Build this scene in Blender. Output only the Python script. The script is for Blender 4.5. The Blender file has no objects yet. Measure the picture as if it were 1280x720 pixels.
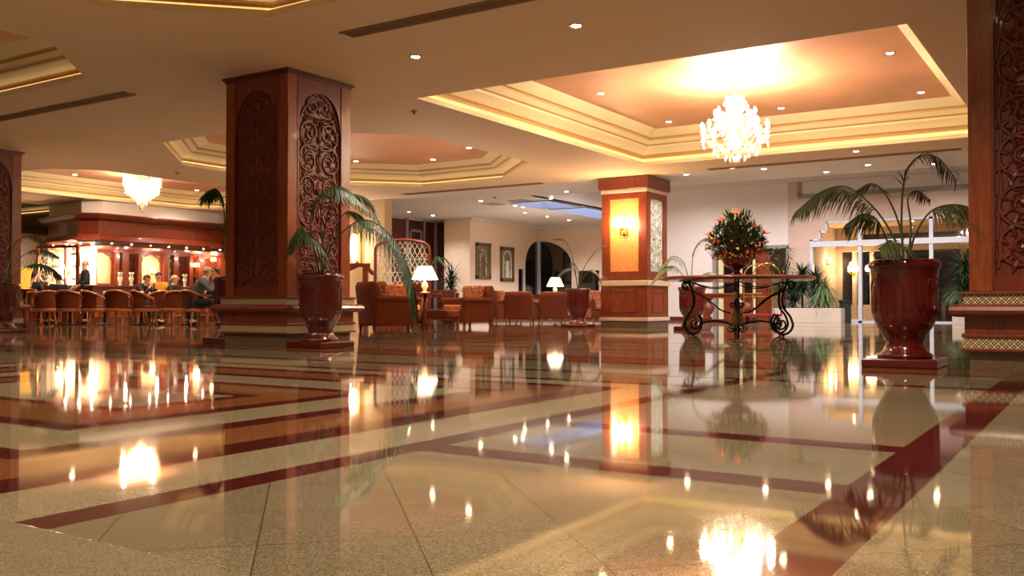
import bpy, bmesh, math, random
from math import sin, cos, pi, radians, sqrt, atan2
from mathutils import Vector, Matrix
random.seed(7)
C = bpy.context.scene.collection
PI = pi
H = 3.35            # main ceiling height
CAMZ = 0.5
YAW = radians(32.7)
FWD = Vector((-sin(YAW), cos(YAW), 0)); RGT = Vector((cos(YAW), sin(YAW), 0))
def spot(px, D):
    """ground point D metres ahead of the camera on the bearing of image column px"""
    p = FWD*D + RGT*((px-640)/1168*D)
    return (p.x, p.y)
def col_on_x(px, X):
    d = FWD + RGT*((px-640)/1168)
    return d.y/d.x*X
def col_on_y(px, Y):
    d = FWD + RGT*((px-640)/1168)
    return d.x/d.y*Y
def hgt(py, D): return CAMZ + (381-py)/1168*D

# ---------------------------------------------------------------- materials
def lin(c):
    return tuple(((v/255)/12.92 if v/255 <= .04045 else ((v/255+.055)/1.055)**2.4) for v in c) + (1,)
class NT:
    def __init__(s, name):
        s.m = bpy.data.materials.new(name); s.m.use_nodes = True
        s.t = s.m.node_tree; s.t.nodes.clear()
        s.out = s.n('ShaderNodeOutputMaterial')
    def n(s, typ, **kw):
        nd = s.t.nodes.new(typ)
        for k, v in kw.items(): setattr(nd, k, v)
        return nd
    def l(s, a, b): s.t.links.new(a, b)
    def put(s, sock, v):
        if hasattr(v, 'links') or isinstance(v, bpy.types.NodeSocket): s.l(v, sock)
        else: sock.default_value = v
    def math(s, op, a, b=0.0, c=0.0):
        nd = s.n('ShaderNodeMath', operation=op)
        s.put(nd.inputs[0], a); s.put(nd.inputs[1], b); s.put(nd.inputs[2], c)
        return nd.outputs[0]
    def mix(s, f, a, b):
        nd = s.n('ShaderNodeMix', data_type='RGBA')
        s.put(nd.inputs[0], f); s.put(nd.inputs[6], a); s.put(nd.inputs[7], b)
        return nd.outputs[2]
    def ramp(s, f, stops, interp='LINEAR'):
        nd = s.n('ShaderNodeValToRGB'); nd.color_ramp.interpolation = interp
        e = nd.color_ramp.elements
        while len(e) < len(stops): e.new(.5)
        for i, (p, c) in enumerate(stops): e[i].position = p; e[i].color = c
        s.l(f, nd.inputs[0]); return nd.outputs[0]
    def coords(s, scale=(1,1,1), kind='Object'):
        tc = s.n('ShaderNodeTexCoord'); mp = s.n('ShaderNodeMapping')
        mp.inputs['Scale'].default_value = scale
        s.l(tc.outputs[kind], mp.inputs[0]); return mp.outputs[0]
    def noise(s, vec, scale, detail=3, rough=.5):
        nd = s.n('ShaderNodeTexNoise'); s.l(vec, nd.inputs['Vector'])
        nd.inputs['Scale'].default_value = scale; nd.inputs['Detail'].default_value = detail
        nd.inputs['Roughness'].default_value = rough
        return nd.outputs['Fac']
    def bsdf(s, color, rough=.5, metal=0, coat=0, spec=.5, bump=None, bstr=.2, bdist=.01, emit=None, estr=0, alpha=1, trans=0, ior=1.5, sss=0):
        b = s.n('ShaderNodeBsdfPrincipled')
        s.put(b.inputs['Base Color'], color); s.put(b.inputs['Roughness'], rough)
        b.inputs['Metallic'].default_value = metal; b.inputs['Coat Weight'].default_value = coat
        b.inputs['Coat Roughness'].default_value = .06
        b.inputs['Specular IOR Level'].default_value = spec
        b.inputs['Transmission Weight'].default_value = trans; b.inputs['IOR'].default_value = ior
        if emit is not None:
            s.put(b.inputs['Emission Color'], emit); b.inputs['Emission Strength'].default_value = estr
        if bump is not None:
            bn = s.n('ShaderNodeBump'); bn.inputs['Strength'].default_value = bstr; bn.inputs['Distance'].default_value = bdist
            s.l(bump, bn.inputs['Height']); s.l(bn.outputs[0], b.inputs['Normal'])
        s.l(b.outputs[0], s.out.inputs[0]); return s.m
M = {}
def plain(key, c, rough=.5, metal=0, coat=0, var=.12, scale=9, spec=.5, bstr=.0, **kw):
    t = NT(key); v = t.coords()
    nz = t.noise(v, scale, 4)
    c = lin(c); d = tuple(x*(1-var) for x in c[:3])+(1,); u = tuple(min(1, x*(1+var)) for x in c[:3])+(1,)
    col = t.mix(nz, d, u)
    M[key] = t.bsdf(col, rough, metal, coat, spec, bump=nz if bstr else None, bstr=bstr, **kw)
def wood(key, dark, light, rough=.3, coat=.35, sc=(14, 14, 1.2)):
    t = NT(key); v = t.coords(sc)
    a = t.noise(v, 2.2, 5, .6); b = t.noise(t.coords((60, 60, 3)), 3, 3)
    f = t.math('ADD', t.math('MULTIPLY', a, .75), t.math('MULTIPLY', b, .25))
    col = t.ramp(f, [(.3, lin(dark)), (.68, lin(light))])
    M[key] = t.bsdf(col, rough, 0, coat, bump=f, bstr=.08, bdist=.004)
def emitm(key, c, s):
    t = NT(key); e = t.n('ShaderNodeEmission'); e.inputs[0].default_value = lin(c); e.inputs[1].default_value = s
    t.l(e.outputs[0], t.out.inputs[0]); M[key] = t.m

def granite(key, c0, c1, c2, joints=False, rough=.045):
    t = NT(key); v = t.coords()
    vo = t.n('ShaderNodeTexVoronoi'); t.l(v, vo.inputs['Vector']); vo.inputs['Scale'].default_value = 300
    nz = t.noise(v, 380, 2, .7); big = t.noise(v, 1.3, 3)
    sp = t.n('ShaderNodeSeparateColor'); t.l(vo.outputs['Color'], sp.inputs[0])
    f = t.math('ADD', t.math('MULTIPLY', sp.outputs[0], .55), t.math('MULTIPLY', nz, .45))
    col = t.ramp(f, [(.18, lin(c2)), (.42, lin(c0)), (.72, lin(c1))])
    col = t.mix(t.math('MULTIPLY', big, .25), col, lin(c2))
    rg = rough
    if joints:
        sx = t.n('ShaderNodeSeparateXYZ'); t.l(v, sx.inputs[0])
        js = None
        for op in ('ADD', 'SUBTRACT'):
            s_ = t.math(op, sx.outputs[0], sx.outputs[1])
            s_ = t.math('MULTIPLY', s_, 1/.4667)
            s_ = t.math('ADD', s_, .31 if op == 'ADD' else .12)
            fr = t.math('ABSOLUTE', t.math('SUBTRACT', t.math('FRACT', s_), .5))
            ln = t.math('GREATER_THAN', fr, .4945)
            js = ln if js is None else t.math('MAXIMUM', js, ln)
            fl = t.math('FLOOR', s_)
            tone = fl if op == 'ADD' else t.math('ADD', t.math('MULTIPLY', tone, 7.3), t.math('MULTIPLY', fl, 3.7))
        wn = t.n('ShaderNodeTexWhiteNoise', noise_dimensions='1D'); t.l(tone, wn.inputs['W'])
        col = t.mix(t.math('MULTIPLY', wn.outputs['Value'], .22), col, lin(c2))
        col = t.mix(t.math('MULTIPLY', js, .75), col, lin((52, 38, 25)))
    bmp = t.noise(v, 1.7, 1)
    M[key] = t.bsdf(col, rg, 0, 0, .5, bump=bmp, bstr=.012, bdist=.02, ior=1.55)

granite('granite_light', (112, 100, 78), (136, 124, 97), (76, 63, 45), joints=True)
granite('granite_pale', (126, 114, 88), (150, 137, 108), (92, 78, 56))
granite('granite_step', (118, 104, 84), (134, 120, 98), (96, 82, 64), rough=.06)
plain('vestibule_wall', (190, 168, 150), .8)
granite('granite_brown', (108, 66, 36), (138, 90, 54), (66, 36, 20))
granite('granite_red', (62, 20, 18), (82, 32, 27), (34, 12, 10))
granite('granite_plinth', (104, 84, 64), (126, 104, 80), (70, 54, 40), rough=.1)
wood('wood', (80, 29, 18), (134, 56, 32))
wood('wood_dark', (66, 22, 13), (112, 42, 25))
wood('wood_mid', (92, 36, 20), (142, 64, 36), sc=(14, 14, 2))
wood('chair_wood', (150, 74, 38), (204, 120, 68), sc=(16, 16, 2))
wood('wood_honey', (110, 46, 22), (160, 80, 40), sc=(16, 16, 2))
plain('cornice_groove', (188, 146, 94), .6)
wood('wood_carved', (70, 24, 14), (122, 46, 27), rough=.45, coat=.08)
plain('ceiling_paint', (222, 194, 162), .75, var=.04, scale=1.2)
plain('ceiling_white', (216, 208, 206), .75, var=.03, scale=1.2)
plain('cornice', (224, 206, 164), .55, var=.05, scale=2)
plain('copper_paint', (196, 138, 104), .5, var=.25, scale=1.1, spec=.3)
plain('wall_cream', (232, 206, 184), .8, var=.03, scale=1)
plain('wall_white', (226, 214, 208), .8, var=.03, scale=.8)
plain('wall_beige', (216, 186, 146), .8, var=.04)
plain('stone_pink', (206, 178, 164), .5, var=.1, scale=2.5)
plain('marble_white', (216, 204, 192), .3, var=.12, scale=3)
plain('marble_grey', (142, 136, 136), .3, var=.2, scale=6)
plain('maroon_panel', (82, 40, 38), .3, var=.15, scale=3)
plain('frame_white', (206, 208, 218), .4, var=.03)
plain('frame_cream', (226, 208, 166), .5, var=.05)
plain('pot_red', (84, 16, 12), .16, coat=.7, var=.2, scale=5)
plain('pot_dark', (40, 26, 24), .35)
plain('soil', (40, 28, 20), .95, var=.4, scale=60)
plain('leaf', (36, 64, 28), .45, var=.35, scale=5)
plain('leaf_dark', (26, 52, 30), .45, var=.35, scale=5)
plain('leaf_pale', (112, 132, 84), .5, var=.3, scale=7)
plain('leaf_olive', (70, 76, 36), .5, var=.3, scale=7)
plain('stem', (64, 74, 36), .6)
plain('trunk', (70, 56, 40), .9, var=.3, scale=30)
plain('iron', (26, 20, 18), .42, metal=.6)
plain('bronze', (92, 60, 34), .38, metal=.8)
plain('brass', (206, 160, 84), .25, metal=1)
plain('table_red', (112, 48, 34), .22, coat=.4, var=.25, scale=6)
plain('upholstery', (92, 42, 20), .9, var=.2, scale=80, spec=.08)
plain('cane', (112, 54, 28), .8, var=.35, scale=120, spec=.1)
plain('filigree', (214, 206, 190), .45, var=.05)
plain('slot_brown', (140, 108, 80), .7)
plain('band_stone', (196, 172, 146), .4)
plain('slot_back', (84, 62, 46), .8)
plain('slot_dark', (34, 24, 18), .8)
plain('skin_tone', (206, 152, 120), .55, var=.05)
plain('hair_white', (196, 178, 150), .7, var=.15, scale=60)
plain('hair_dark', (34, 24, 20), .6)
plain('cloth_dark', (28, 26, 32), .85)
plain('cloth_yellow', (206, 146, 34), .85)
plain('cloth_slate', (92, 98, 98), .9)
plain('cloth_navy', (26, 28, 40), .9)
plain('cloth_brown', (84, 42, 30), .9)
plain('orange_petal', (236, 96, 24), .5, var=.2, scale=40)
plain('yellow_petal', (236, 190, 60), .5)
plain('cream_petal', (236, 226, 190), .5)
plain('red_petal', (206, 42, 26), .5)
plain('gold_glass', (206, 168, 60), .3, coat=.5)
plain('paper_white', (226, 222, 212), .6)
plain('detector_grey', (164, 152, 138), .6)
plain('asphalt', (40, 36, 34), .9)
plain('bin_grey', (48, 46, 50), .5)
plain('red_cloth', (150, 22, 24), .8)
plain('silver_frame', (130, 112, 84), .4, metal=.5, var=.3, scale=30)
emitm('glow_down', (255, 226, 176), 60)
emitm('glow_down_small', (255, 236, 210), 60)
emitm('glow_cove', (255, 222, 166), 2.1)
emitm('glow_bulb', (255, 222, 170), 70)
emitm('glow_sconce', (255, 208, 130), 40)
emitm('glow_dim', (255, 170, 70), 6)
emitm('glow_sky', (160, 180, 225), 1.1)
emitm('glow_candle', (255, 200, 120), 12)
t = NT('lamp_shade'); b = t.n('ShaderNodeBsdfDiffuse'); b.inputs[0].default_value = lin((250, 226, 190))
e = t.n('ShaderNodeEmission'); e.inputs[0].default_value = lin((255, 226, 180)); e.inputs[1].default_value = 2.6
a = t.n('ShaderNodeAddShader'); t.l(b.outputs[0], a.inputs[0]); t.l(e.outputs[0], a.inputs[1]); t.l(a.outputs[0], t.out.inputs[0]); M['lamp_shade'] = t.m
t = NT('amber_shade'); b = t.n('ShaderNodeBsdfDiffuse'); b.inputs[0].default_value = lin((226, 176, 70))
e = t.n('ShaderNodeEmission'); e.inputs[0].default_value = lin((226, 160, 60)); e.inputs[1].default_value = .55
a = t.n('ShaderNodeAddShader'); t.l(b.outputs[0], a.inputs[0]); t.l(e.outputs[0], a.inputs[1]); t.l(a.outputs[0], t.out.inputs[0]); M['amber_shade'] = t.m
# crystal of the chandeliers: pale glass, lit by the bulbs it surrounds
t = NT('crystal'); M['crystal'] = t.bsdf(lin((255, 246, 232)), .12, 0, .6, .9, trans=.25)
# clear pane and dark night pane
t = NT('clear_pane'); gl = t.n('ShaderNodeBsdfGlossy'); gl.inputs['Roughness'].default_value = .02
tr = t.n('ShaderNodeBsdfTransparent'); fr = t.n('ShaderNodeFresnel'); fr.inputs[0].default_value = 1.45
mx = t.n('ShaderNodeMixShader'); t.l(fr.outputs[0], mx.inputs[0]); t.l(tr.outputs[0], mx.inputs[1]); t.l(gl.outputs[0], mx.inputs[2]); t.l(mx.outputs[0], t.out.inputs[0]); M['clear_pane'] = t.m
plain('night_pane', (26, 18, 18), .05, spec=.8, coat=.3)
plain('etched_glass', (170, 178, 168), .15, var=.35, scale=14, spec=.9)
# honeycomb amber panel on the far pillar
t = NT('honeycomb'); v = t.coords(); vo = t.n('ShaderNodeTexVoronoi', feature='DISTANCE_TO_EDGE'); t.l(v, vo.inputs['Vector']); vo.inputs['Scale'].default_value = 26
col = t.mix(t.math('LESS_THAN', vo.outputs['Distance'], .06), lin((222, 150, 84)), lin((170, 98, 46)))
M['honeycomb'] = t.bsdf(col, .4, bump=vo.outputs['Distance'], bstr=.3)
# pierced mosaic band: pale diamond net on dark ground
t = NT('mosaic'); v = t.coords(); sx = t.n('ShaderNodeSeparateXYZ'); t.l(v, sx.inputs[0])
uu = t.math('ADD', sx.outputs[0], sx.outputs[1]); k = 2*PI/.052
s1 = t.math('ABSOLUTE', t.math('SINE', t.math('MULTIPLY', t.math('ADD', uu, sx.outputs[2]), k/2)))
s2 = t.math('ABSOLUTE', t.math('SINE', t.math('MULTIPLY', t.math('SUBTRACT', uu, sx.outputs[2]), k/2)))
net = t.math('LESS_THAN', t.math('MINIMUM', s1, s2), .38)
dot = t.math('GREATER_THAN', t.math('MINIMUM', s1, s2), .86)
M['mosaic'] = t.bsdf(t.mix(t.math('MAXIMUM', net, dot), lin((66, 32, 18)), lin((206, 186, 144))), .5)
# patterned cushion fabric: gold scrolls on rust
t = NT('damask'); v = t.coords(); wv = t.n('ShaderNodeTexVoronoi', feature='SMOOTH_F1'); t.l(v, wv.inputs['Vector']); wv.inputs['Scale'].default_value = 14
w2 = t.math('SINE', t.math('MULTIPLY', wv.outputs['Distance'], 26))
M['damask'] = t.bsdf(t.mix(t.math('GREATER_THAN', w2, .1), lin((120, 50, 26)), lin((176, 108, 56))), .85)
# engraving inside the picture frames
t = NT('engraving'); v = t.coords(); n1 = t.noise(v, 9, 6, .7)
M['engraving'] = t.bsdf(t.ramp(n1, [(.38, lin((70, 58, 48))), (.62, lin((196, 182, 156)))]), .5)

# ---------------------------------------------------------------- mesh builder
class MB:
    def __init__(s): s.v = []; s.f = []; s.mi = []; s.cur = 0; s.mats = []
    def use(s, key):
        if key not in s.mats: s.mats.append(key)
        s.cur = s.mats.index(key); return s
    def addf(s, idx): s.f.append(tuple(idx)); s.mi.append(s.cur)
    def box(s, x0, x1, y0, y1, z0, z1, M4=None):
        b = len(s.v); P = [(x0,y0,z0),(x1,y0,z0),(x1,y1,z0),(x0,y1,z0),(x0,y0,z1),(x1,y0,z1),(x1,y1,z1),(x0,y1,z1)]
        if M4 is not None: P = [tuple(M4 @ Vector(p)) for p in P]
        s.v += P
        for q in ((3,2,1,0),(4,5,6,7),(0,1,5,4),(1,2,6,5),(2,3,7,6),(3,0,4,7)): s.addf([b+i for i in q])
        return s
    def cbox(s, c, d, rz=0):
        M4 = Matrix.Translation(c) @ Matrix.Rotation(rz, 4, 'Z')
        return s.box(-d[0]/2, d[0]/2, -d[1]/2, d[1]/2, -d[2]/2, d[2]/2, M4)
    def poly(s, pts):
        b = len(s.v); s.v += [tuple(p) for p in pts]; s.addf(range(b, b+len(pts))); return s
    def prism(s, poly, z0, z1, M4=None):
        b = len(s.v); n = len(poly)
        P = [(x, y, z0) for x, y in poly] + [(x, y, z1) for x, y in poly]
        if M4 is not None: P = [tuple(M4 @ Vector(p)) for p in P]
        s.v += P
        s.addf([b+i for i in reversed(range(n))]); s.addf([b+n+i for i in range(n)])
        for i in range(n): j = (i+1) % n; s.addf((b+i, b+j, b+n+j, b+n+i))
        return s
    def rings(s, rs, closed=True, cap=False):
        b = len(s.v); n = len(rs[0])
        for r_ in rs: s.v += [tuple(p) for p in r_]
        for k in range(len(rs)-1):
            for i in range(n if closed else n-1):
                j = (i+1) % n
                s.addf((b+k*n+i, b+k*n+j, b+(k+1)*n+j, b+(k+1)*n+i))
        if cap:
            s.addf([b+i for i in reversed(range(n))]); s.addf([b+(len(rs)-1)*n+i for i in range(n)])
        return s
    def lathe(s, prof, n=28, c=(0,0,0), cap=True, mod=None, sq=0):
        rs = []
        for r_, z in prof:
            ring = []
            for i in range(n):
                a = 2*PI*i/n; rr = r_*(mod(a, z) if mod else 1)
                ring.append((c[0]+rr*cos(a), c[1]+rr*sin(a), c[2]+z))
            rs.append(ring)
        return s.rings(rs, cap=cap)
    def tube(s, pts, r=.01, n=6, flat=None, cap=True):
        pts = [Vector(p) for p in pts]
        if len(pts) < 2: return s
        up = Vector((0, 0, 1)); rs = []
        T = (pts[1]-pts[0]).normalized()
        if abs(T.dot(up)) > .95: up = Vector((0, 1, 0))
        N = (up - T*up.dot(T)).normalized()
        for i, p in enumerate(pts):
            a = pts[max(0, i-1)]; c_ = pts[min(len(pts)-1, i+1)]
            T = (c_-a)
            T = T.normalized() if T.length > 1e-9 else Vector((0,0,1))
            N = N - T*N.dot(T)
            N = N.normalized() if N.length > 1e-6 else T.orthogonal().normalized()
            B = T.cross(N)
            rr = r[i] if isinstance(r, (list, tuple)) else r
            rs.append([p + N*(rr*cos(2*PI*k/n)) + B*(rr*sin(2*PI*k/n)) for k in range(n)])
        return s.rings(rs, cap=cap)
    def ball(s, c, r, n=10, sc=(1,1,1)):
        m = max(4, n//2+1); pr = [(sin(PI*i/m)*r, -cos(PI*i/m)*r) for i in range(m+1)]
        pr[0] = (r*.02, -r); pr[-1] = (r*.02, r)
        rs = []
        for rr, z in pr: rs.append([(c[0]+rr*cos(2*PI*k/n)*sc[0], c[1]+rr*sin(2*PI*k/n)*sc[1], c[2]+z*sc[2]) for k in range(n)])
        return s.rings(rs, cap=True)
    def build(s, name, mat=None, parent=None, smooth=False, bevel=0, sub=0, loc=None, rz=0, solid=0):
        me = bpy.data.meshes.new(name); me.from_pydata(s.v, [], s.f)
        for k in (s.mats if s.mats else [mat]): me.materials.append(M[k])
        if s.mats:
            for p, i in zip(me.polygons, s.mi): p.material_index = i
        if smooth:
            for p in me.polygons: p.use_smooth = True
        me.update()
        o = bpy.data.objects.new(name, me); C.objects.link(o)
        if parent is not None: o.parent = parent
        if loc is not None: o.location = loc
        o.rotation_euler.z = rz
        if solid:
            md = o.modifiers.new('solid', 'SOLIDIFY'); md.thickness = solid; md.offset = 0
        if bevel:
            md = o.modifiers.new('bevel', 'BEVEL'); md.width = bevel; md.segments = 3; md.limit_method = 'ANGLE'; md.angle_limit = radians(40)
        if sub:
            md = o.modifiers.new('sub', 'SUBSURF'); md.levels = sub; md.render_levels = sub
        return o
def thing(name, label, cat, loc=(0,0,0), rz=0, group=None):
    o = bpy.data.objects.new(name, None); C.objects.link(o); o.empty_display_size = .1
    o.location = (loc[0], loc[1], loc[2] if len(loc) > 2 else 0); o.rotation_euler.z = rz
    return tag(o, label, cat, group)
def tag(o, label, cat, group=None):
    o['label'] = label; o['category'] = cat
    if group: o['group'] = group
    return o
def struct(mb, name, mat=None, **kw):
    o = mb.build(name, mat, **kw); o['kind'] = 'structure'; return o
KIDS = {}
def dup(root, loc, rz=None, label=None, group=None):
    r_ = root.copy(); C.objects.link(r_); r_.location = (loc[0], loc[1], loc[2] if len(loc) > 2 else root.location.z)
    if rz is not None: r_.rotation_euler.z = rz
    if label: r_['label'] = label
    if group: r_['group'] = group
    def rec(a, b):
        for ch in list(a.children):
            c_ = ch.copy(); C.objects.link(c_); c_.parent = b; rec(ch, c_)
    rec(root, r_); return r_
GAIN = {'SPOT': 3.2, 'POINT': 2.2, 'AREA': 1}
def lamp(kind, name, loc, energy, color=(255, 214, 150), size=.05, parent=None, spot_size=120, blend=.6, rot=None):
    energy *= GAIN[kind]; color = tuple(c+(255-c)*.64 for c in color)
    L = bpy.data.lights.new(name, kind); L.energy = energy; L.color = lin(color)[:3]
    if kind == 'AREA': L.size = size
    else: L.shadow_soft_size = size
    if kind == 'SPOT': L.spot_size = radians(spot_size); L.spot_blend = blend
    o = bpy.data.objects.new(name, L); C.objects.link(o); o.location = loc
    if rot: o.rotation_euler = rot
    if parent is not None: o.parent = parent
    return o
def spiral(c, U, V, R, a0, d=1, turns=1.3, n=26, rend=.12):
    c = Vector(c); out = []
    for i in range(n+1):
        t_ = i/n; rr = R*(1-(1-rend)*t_); a = a0 + d*2*PI*turns*t_
        out.append(c + U*(rr*cos(a)) + V*(rr*sin(a)))
    return out
def scrollwork(mb, o, U, V, w, h, r, cell, n=5, arch=False, seg=20):
    """mirror-symmetric vine scrolls filling w x h, o = bottom centre"""
    o = Vector(o); rows = max(1, int(round(h/cell))); ch = h/rows
    for k in range(rows):
        cy = ch*(k+.5); R = min(ch*.56, w*.26)
        narrow = arch and k >= rows-2
        for sgn in (-1, 1):
            cx = w*(.25 if not narrow else (.22 if k == rows-2 else .15))
            if narrow and k == rows-1: R = min(R, w*.15)
            c = o + U*(sgn*cx) + V*cy
            d = sgn*(1 if k % 2 else -1)
            mb.tube(spiral(c, U, V, R, -PI/2 if k % 2 else PI/2, d, 1.45, seg, .15), [r*(1-.35*i/seg) for i in range(seg+1)], n)
            mb.ball(c, r*1.5, 6)
            e = -1 if k % 2 else 1
            a = o + V*(cy+ch*.5*e); b = c + V*(R*e)
            mb.tube([a, a.lerp(b, .5)+V*(.05*ch*e), b], r*.8, n)
            # side leaves fanning outward from each scroll
            for q, L_ in ((.3, .55), (-.5, .5), (1.1, .45), (-1.2, .4)):
                dr = U*(sgn*cos(q)) + V*sin(q); p0 = c + dr*(R*.55); p1 = c + dr*(R*(.75+L_*.9))
                if abs((p1-o).dot(U)) > w*.5: p1 = p1 - U*sgn*(abs((p1-o).dot(U))-w*.5)
                mb.tube([p0, p0.lerp(p1, .5)+V*(.02*ch*e), p1], [r*.5, r*1.25, r*.25], n)
            # small inner curls by the centre line
            mb.tube(spiral(o+U*(sgn*w*.075)+V*(cy+ch*.42), U, V, ch*.13, 0 if sgn > 0 else PI, -d, 1.1, 10, .25), r*.75, max(4, n-1))
        lc = o + V*cy
        mb.tube([lc - V*ch*.3, lc, lc + V*ch*.3], [r*.3, r*1.7, r*.3], n)
        for sgn in (-1, 1):
            mb.tube([lc - V*ch*.22, lc + U*(sgn*w*.05) - V*ch*.02, lc + U*(sgn*w*.035) + V*ch*.2], [r*.5, r*1.1, r*.2], n)
# ---------------------------------------------------------------- floor
fl = MB()
def frect(x0, x1, y0, y1, z, key):
    fl.use(key).poly([(x0,y0,z),(x1,y0,z),(x1,y1,z),(x0,y1,z)])
frect(-34, 6, -4, 34, 0, 'granite_light')
Z = [0]
def layer(x0, x1, y0, y1, key): Z[0] += .00003; frect(x0, x1, y0, y1, Z[0], key)
def nested(dx=0, dy=0, s=1):
    rr = [(-8.0,-2.0,.75,5.5,'granite_red'),(-7.87,-2.13,.88,5.37,'granite_pale'),
          (-7.52,-2.48,1.24,5.12,'granite_red'),(-7.33,-2.67,1.4,4.98,'granite_brown'),
          (-7.0,-3.0,1.67,4.62,'granite_red'),(-6.85,-3.15,1.8,4.49,'granite_pale'),
          (-6.5,-3.5,2.17,4.09,'granite_red'),(-6.36,-3.64,2.3,3.97,'granite_brown'),
          (-6.05,-3.95,2.7,3.6,'granite_red'),(-5.95,-4.05,2.79,3.5,'granite_pale')]
    for x0, x1, y0, y1, k in rr: layer(x0+dx, x1+dx, y0*s+dy, y1*s+dy, k)
# border bands between the bays
layer(-.62, -.44, -4, 30, 'granite_red')
for y0, y1 in ((2.53, 2.69), (3.37, 3.52)): layer(-2.0, -.62, y0, y1, 'granite_red')
layer(-2.12, -2.0, 5.5, 9, 'granite_red')
nested()
nested(-7.9, .2)
for y0, y1, k in ((6.1,6.22,'granite_red'),(7.2,7.32,'granite_red'),(7.32,7.9,'granite_brown'),(7.9,8.02,'granite_red'),
                  (9.4,9.52,'granite_red'),(9.52,10.0,'granite_pale'),(10.0,10.12,'granite_red'),(18.3,18.45,'granite_red'),(18.45,19.6,'granite_brown'),(19.6,19.75,'granite_red')):
    layer(-18, -.62, y0, y1, k)
for x0, x1 in ((-2.6,-2.48),(-7.2,-7.08),(-10.4,-10.28),(-15.6,-15.48)):
    layer(x0, x1, 10.12, 18.3, 'granite_red')
nested(-1.0, 10.6, 1.0)
nested(-9.0, 10.8, 1.0)
layer(-20, 6, 21.5, 34, 'granite_pale')
struct(fl, 'floor')
# low step beside the camera, its rounded edge crossing the near left corner
sb = MB(); sb.box(-4.5, -.2, .2, 1.17, .0, .014)
struct(sb, 'trim_1', 'granite_step', bevel=.012)
sb = MB(); sb.box(-4.5, -.2, 1.17, 1.182, .0, .004)  # dark strip standing in for the shadowed groove along the step
struct(sb, 'trim_2', 'slot_dark')

# ---------------------------------------------------------------- ceiling with coffers
def octo(x0, x1, y0, y1, c):
    if c == 0: return [(x0,y0),(x1,y0),(x1,y1),(x0,y1)]
    return [(x0+c,y0),(x1-c,y0),(x1,y0+c),(x1,y1-c),(x1-c,y1),(x0+c,y1),(x0,y1-c),(x0,y0+c)]
def offset(P, d):
    n = len(P); out = []
    for i in range(n):
        a, b, c = Vector(P[i-1]), Vector(P[i]), Vector(P[(i+1) % n])
        e1 = (b-a).normalized(); e2 = (c-b).normalized()
        n1 = Vector((-e1.y, e1.x)); n2 = Vector((-e2.y, e2.x))
        m = (n1+n2).normalized(); out.append(tuple(b + m*(d/max(.3, m.dot(n1)))))
    return out
BIG = octo(-8.05, -1.72, 10.1, 17.52, 0)
OCT = octo(-15.95, -9.75, 10.45, 17.8, 1.95)
TOP = octo(-8.1, -2.0, .6, 6.45, 1.1)
LFT = octo(-15.9, -9.68, .6, 6.95, 1.15)
FARL = octo(-23.0, -18.0, 11.1, 18.9, .8)
FAR2 = octo(-31.0, -25.6, 10.5, 16.7, 0)
SKY1 = [(-14.05,23.9),(-12.75,23.9),(-12.75,27.9),(-14.05,27.9)]
SKY2 = [(-14.05,21.4),(-12.75,21.4),(-12.75,23.4),(-14.05,23.4)]
SKY1 = [(-14.1,24.1),(-12.7,22.7),(-12.7,27.6),(-14.1,27.6)]
SKY1 = [(-14.1,24.0),(-12.75,24.0),(-12.75,27.8),(-14.1,27.8)]
SKY1 = [(-14.9,23.6),(-13.9,23.6),(-13.9,27.8),(-14.9,27.8)]
SKY1 = [(-14.1,24.0),(-13.55,24.0),(-13.55,28.2),(-14.1,28.2)]
SKY2 = [(-13.35,22.3),(-12.75,22.3),(-12.75,28.2),(-13.35,28.2)]
SKY1 = [(-14.1,24.0),(-12.9,24.0),(-12.9,28.2),(-14.1,28.2)]
SKY2 = [(-12.6,21.2),(-11.4,21.2),(-11.4,20.79),(-12.6,20.79)]
SKY2 = [(-14.1,21.9),(-12.9,21.9),(-12.9,23.7),(-14.1,23.7)]
def plate(outer, holes, z, name, key):
    bm = bmesh.new()
    for loop in [outer]+holes:
        vs = [bm.verts.new((x, y, z)) for x, y in loop]
        for i in range(len(vs)): bm.edges.new((vs[i], vs[(i+1) % len(vs)]))
    bmesh.ops.triangle_fill(bm, use_beauty=True, use_dissolve=False, edges=bm.edges[:])
    for f in bm.faces:
        if f.normal.z > 0: f.normal_flip()
    me = bpy.data.meshes.new(name); bm.to_mesh(me); bm.free(); me.materials.append(M[key])
    o = bpy.data.objects.new(name, me); C.objects.link(o); o['kind'] = 'structure'; return o
plate([(-34,-4),(6,-4),(6,19.05),(-34,19.05)], [BIG, OCT, TOP, LFT, FARL, FAR2], H, 'ceiling', 'ceiling_paint')
plate([(-34,19.05),(-22,19.05),(-22,22),(-34,22)], [], H, 'ceiling', 'ceiling_paint')
plate([(-22,19.05),(6,19.05),(6,20.8),(-12.6,20.8),(-12.6,29.4),(-22,29.4)], [SKY1, SKY2], H, 'ceiling', 'ceiling_white')
plate([(-12.6,20.8),(6,20.8),(6,28.1),(-12.6,28.1)], [], 4.3, 'ceiling', 'ceiling_white')
tn = [10]
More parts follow.
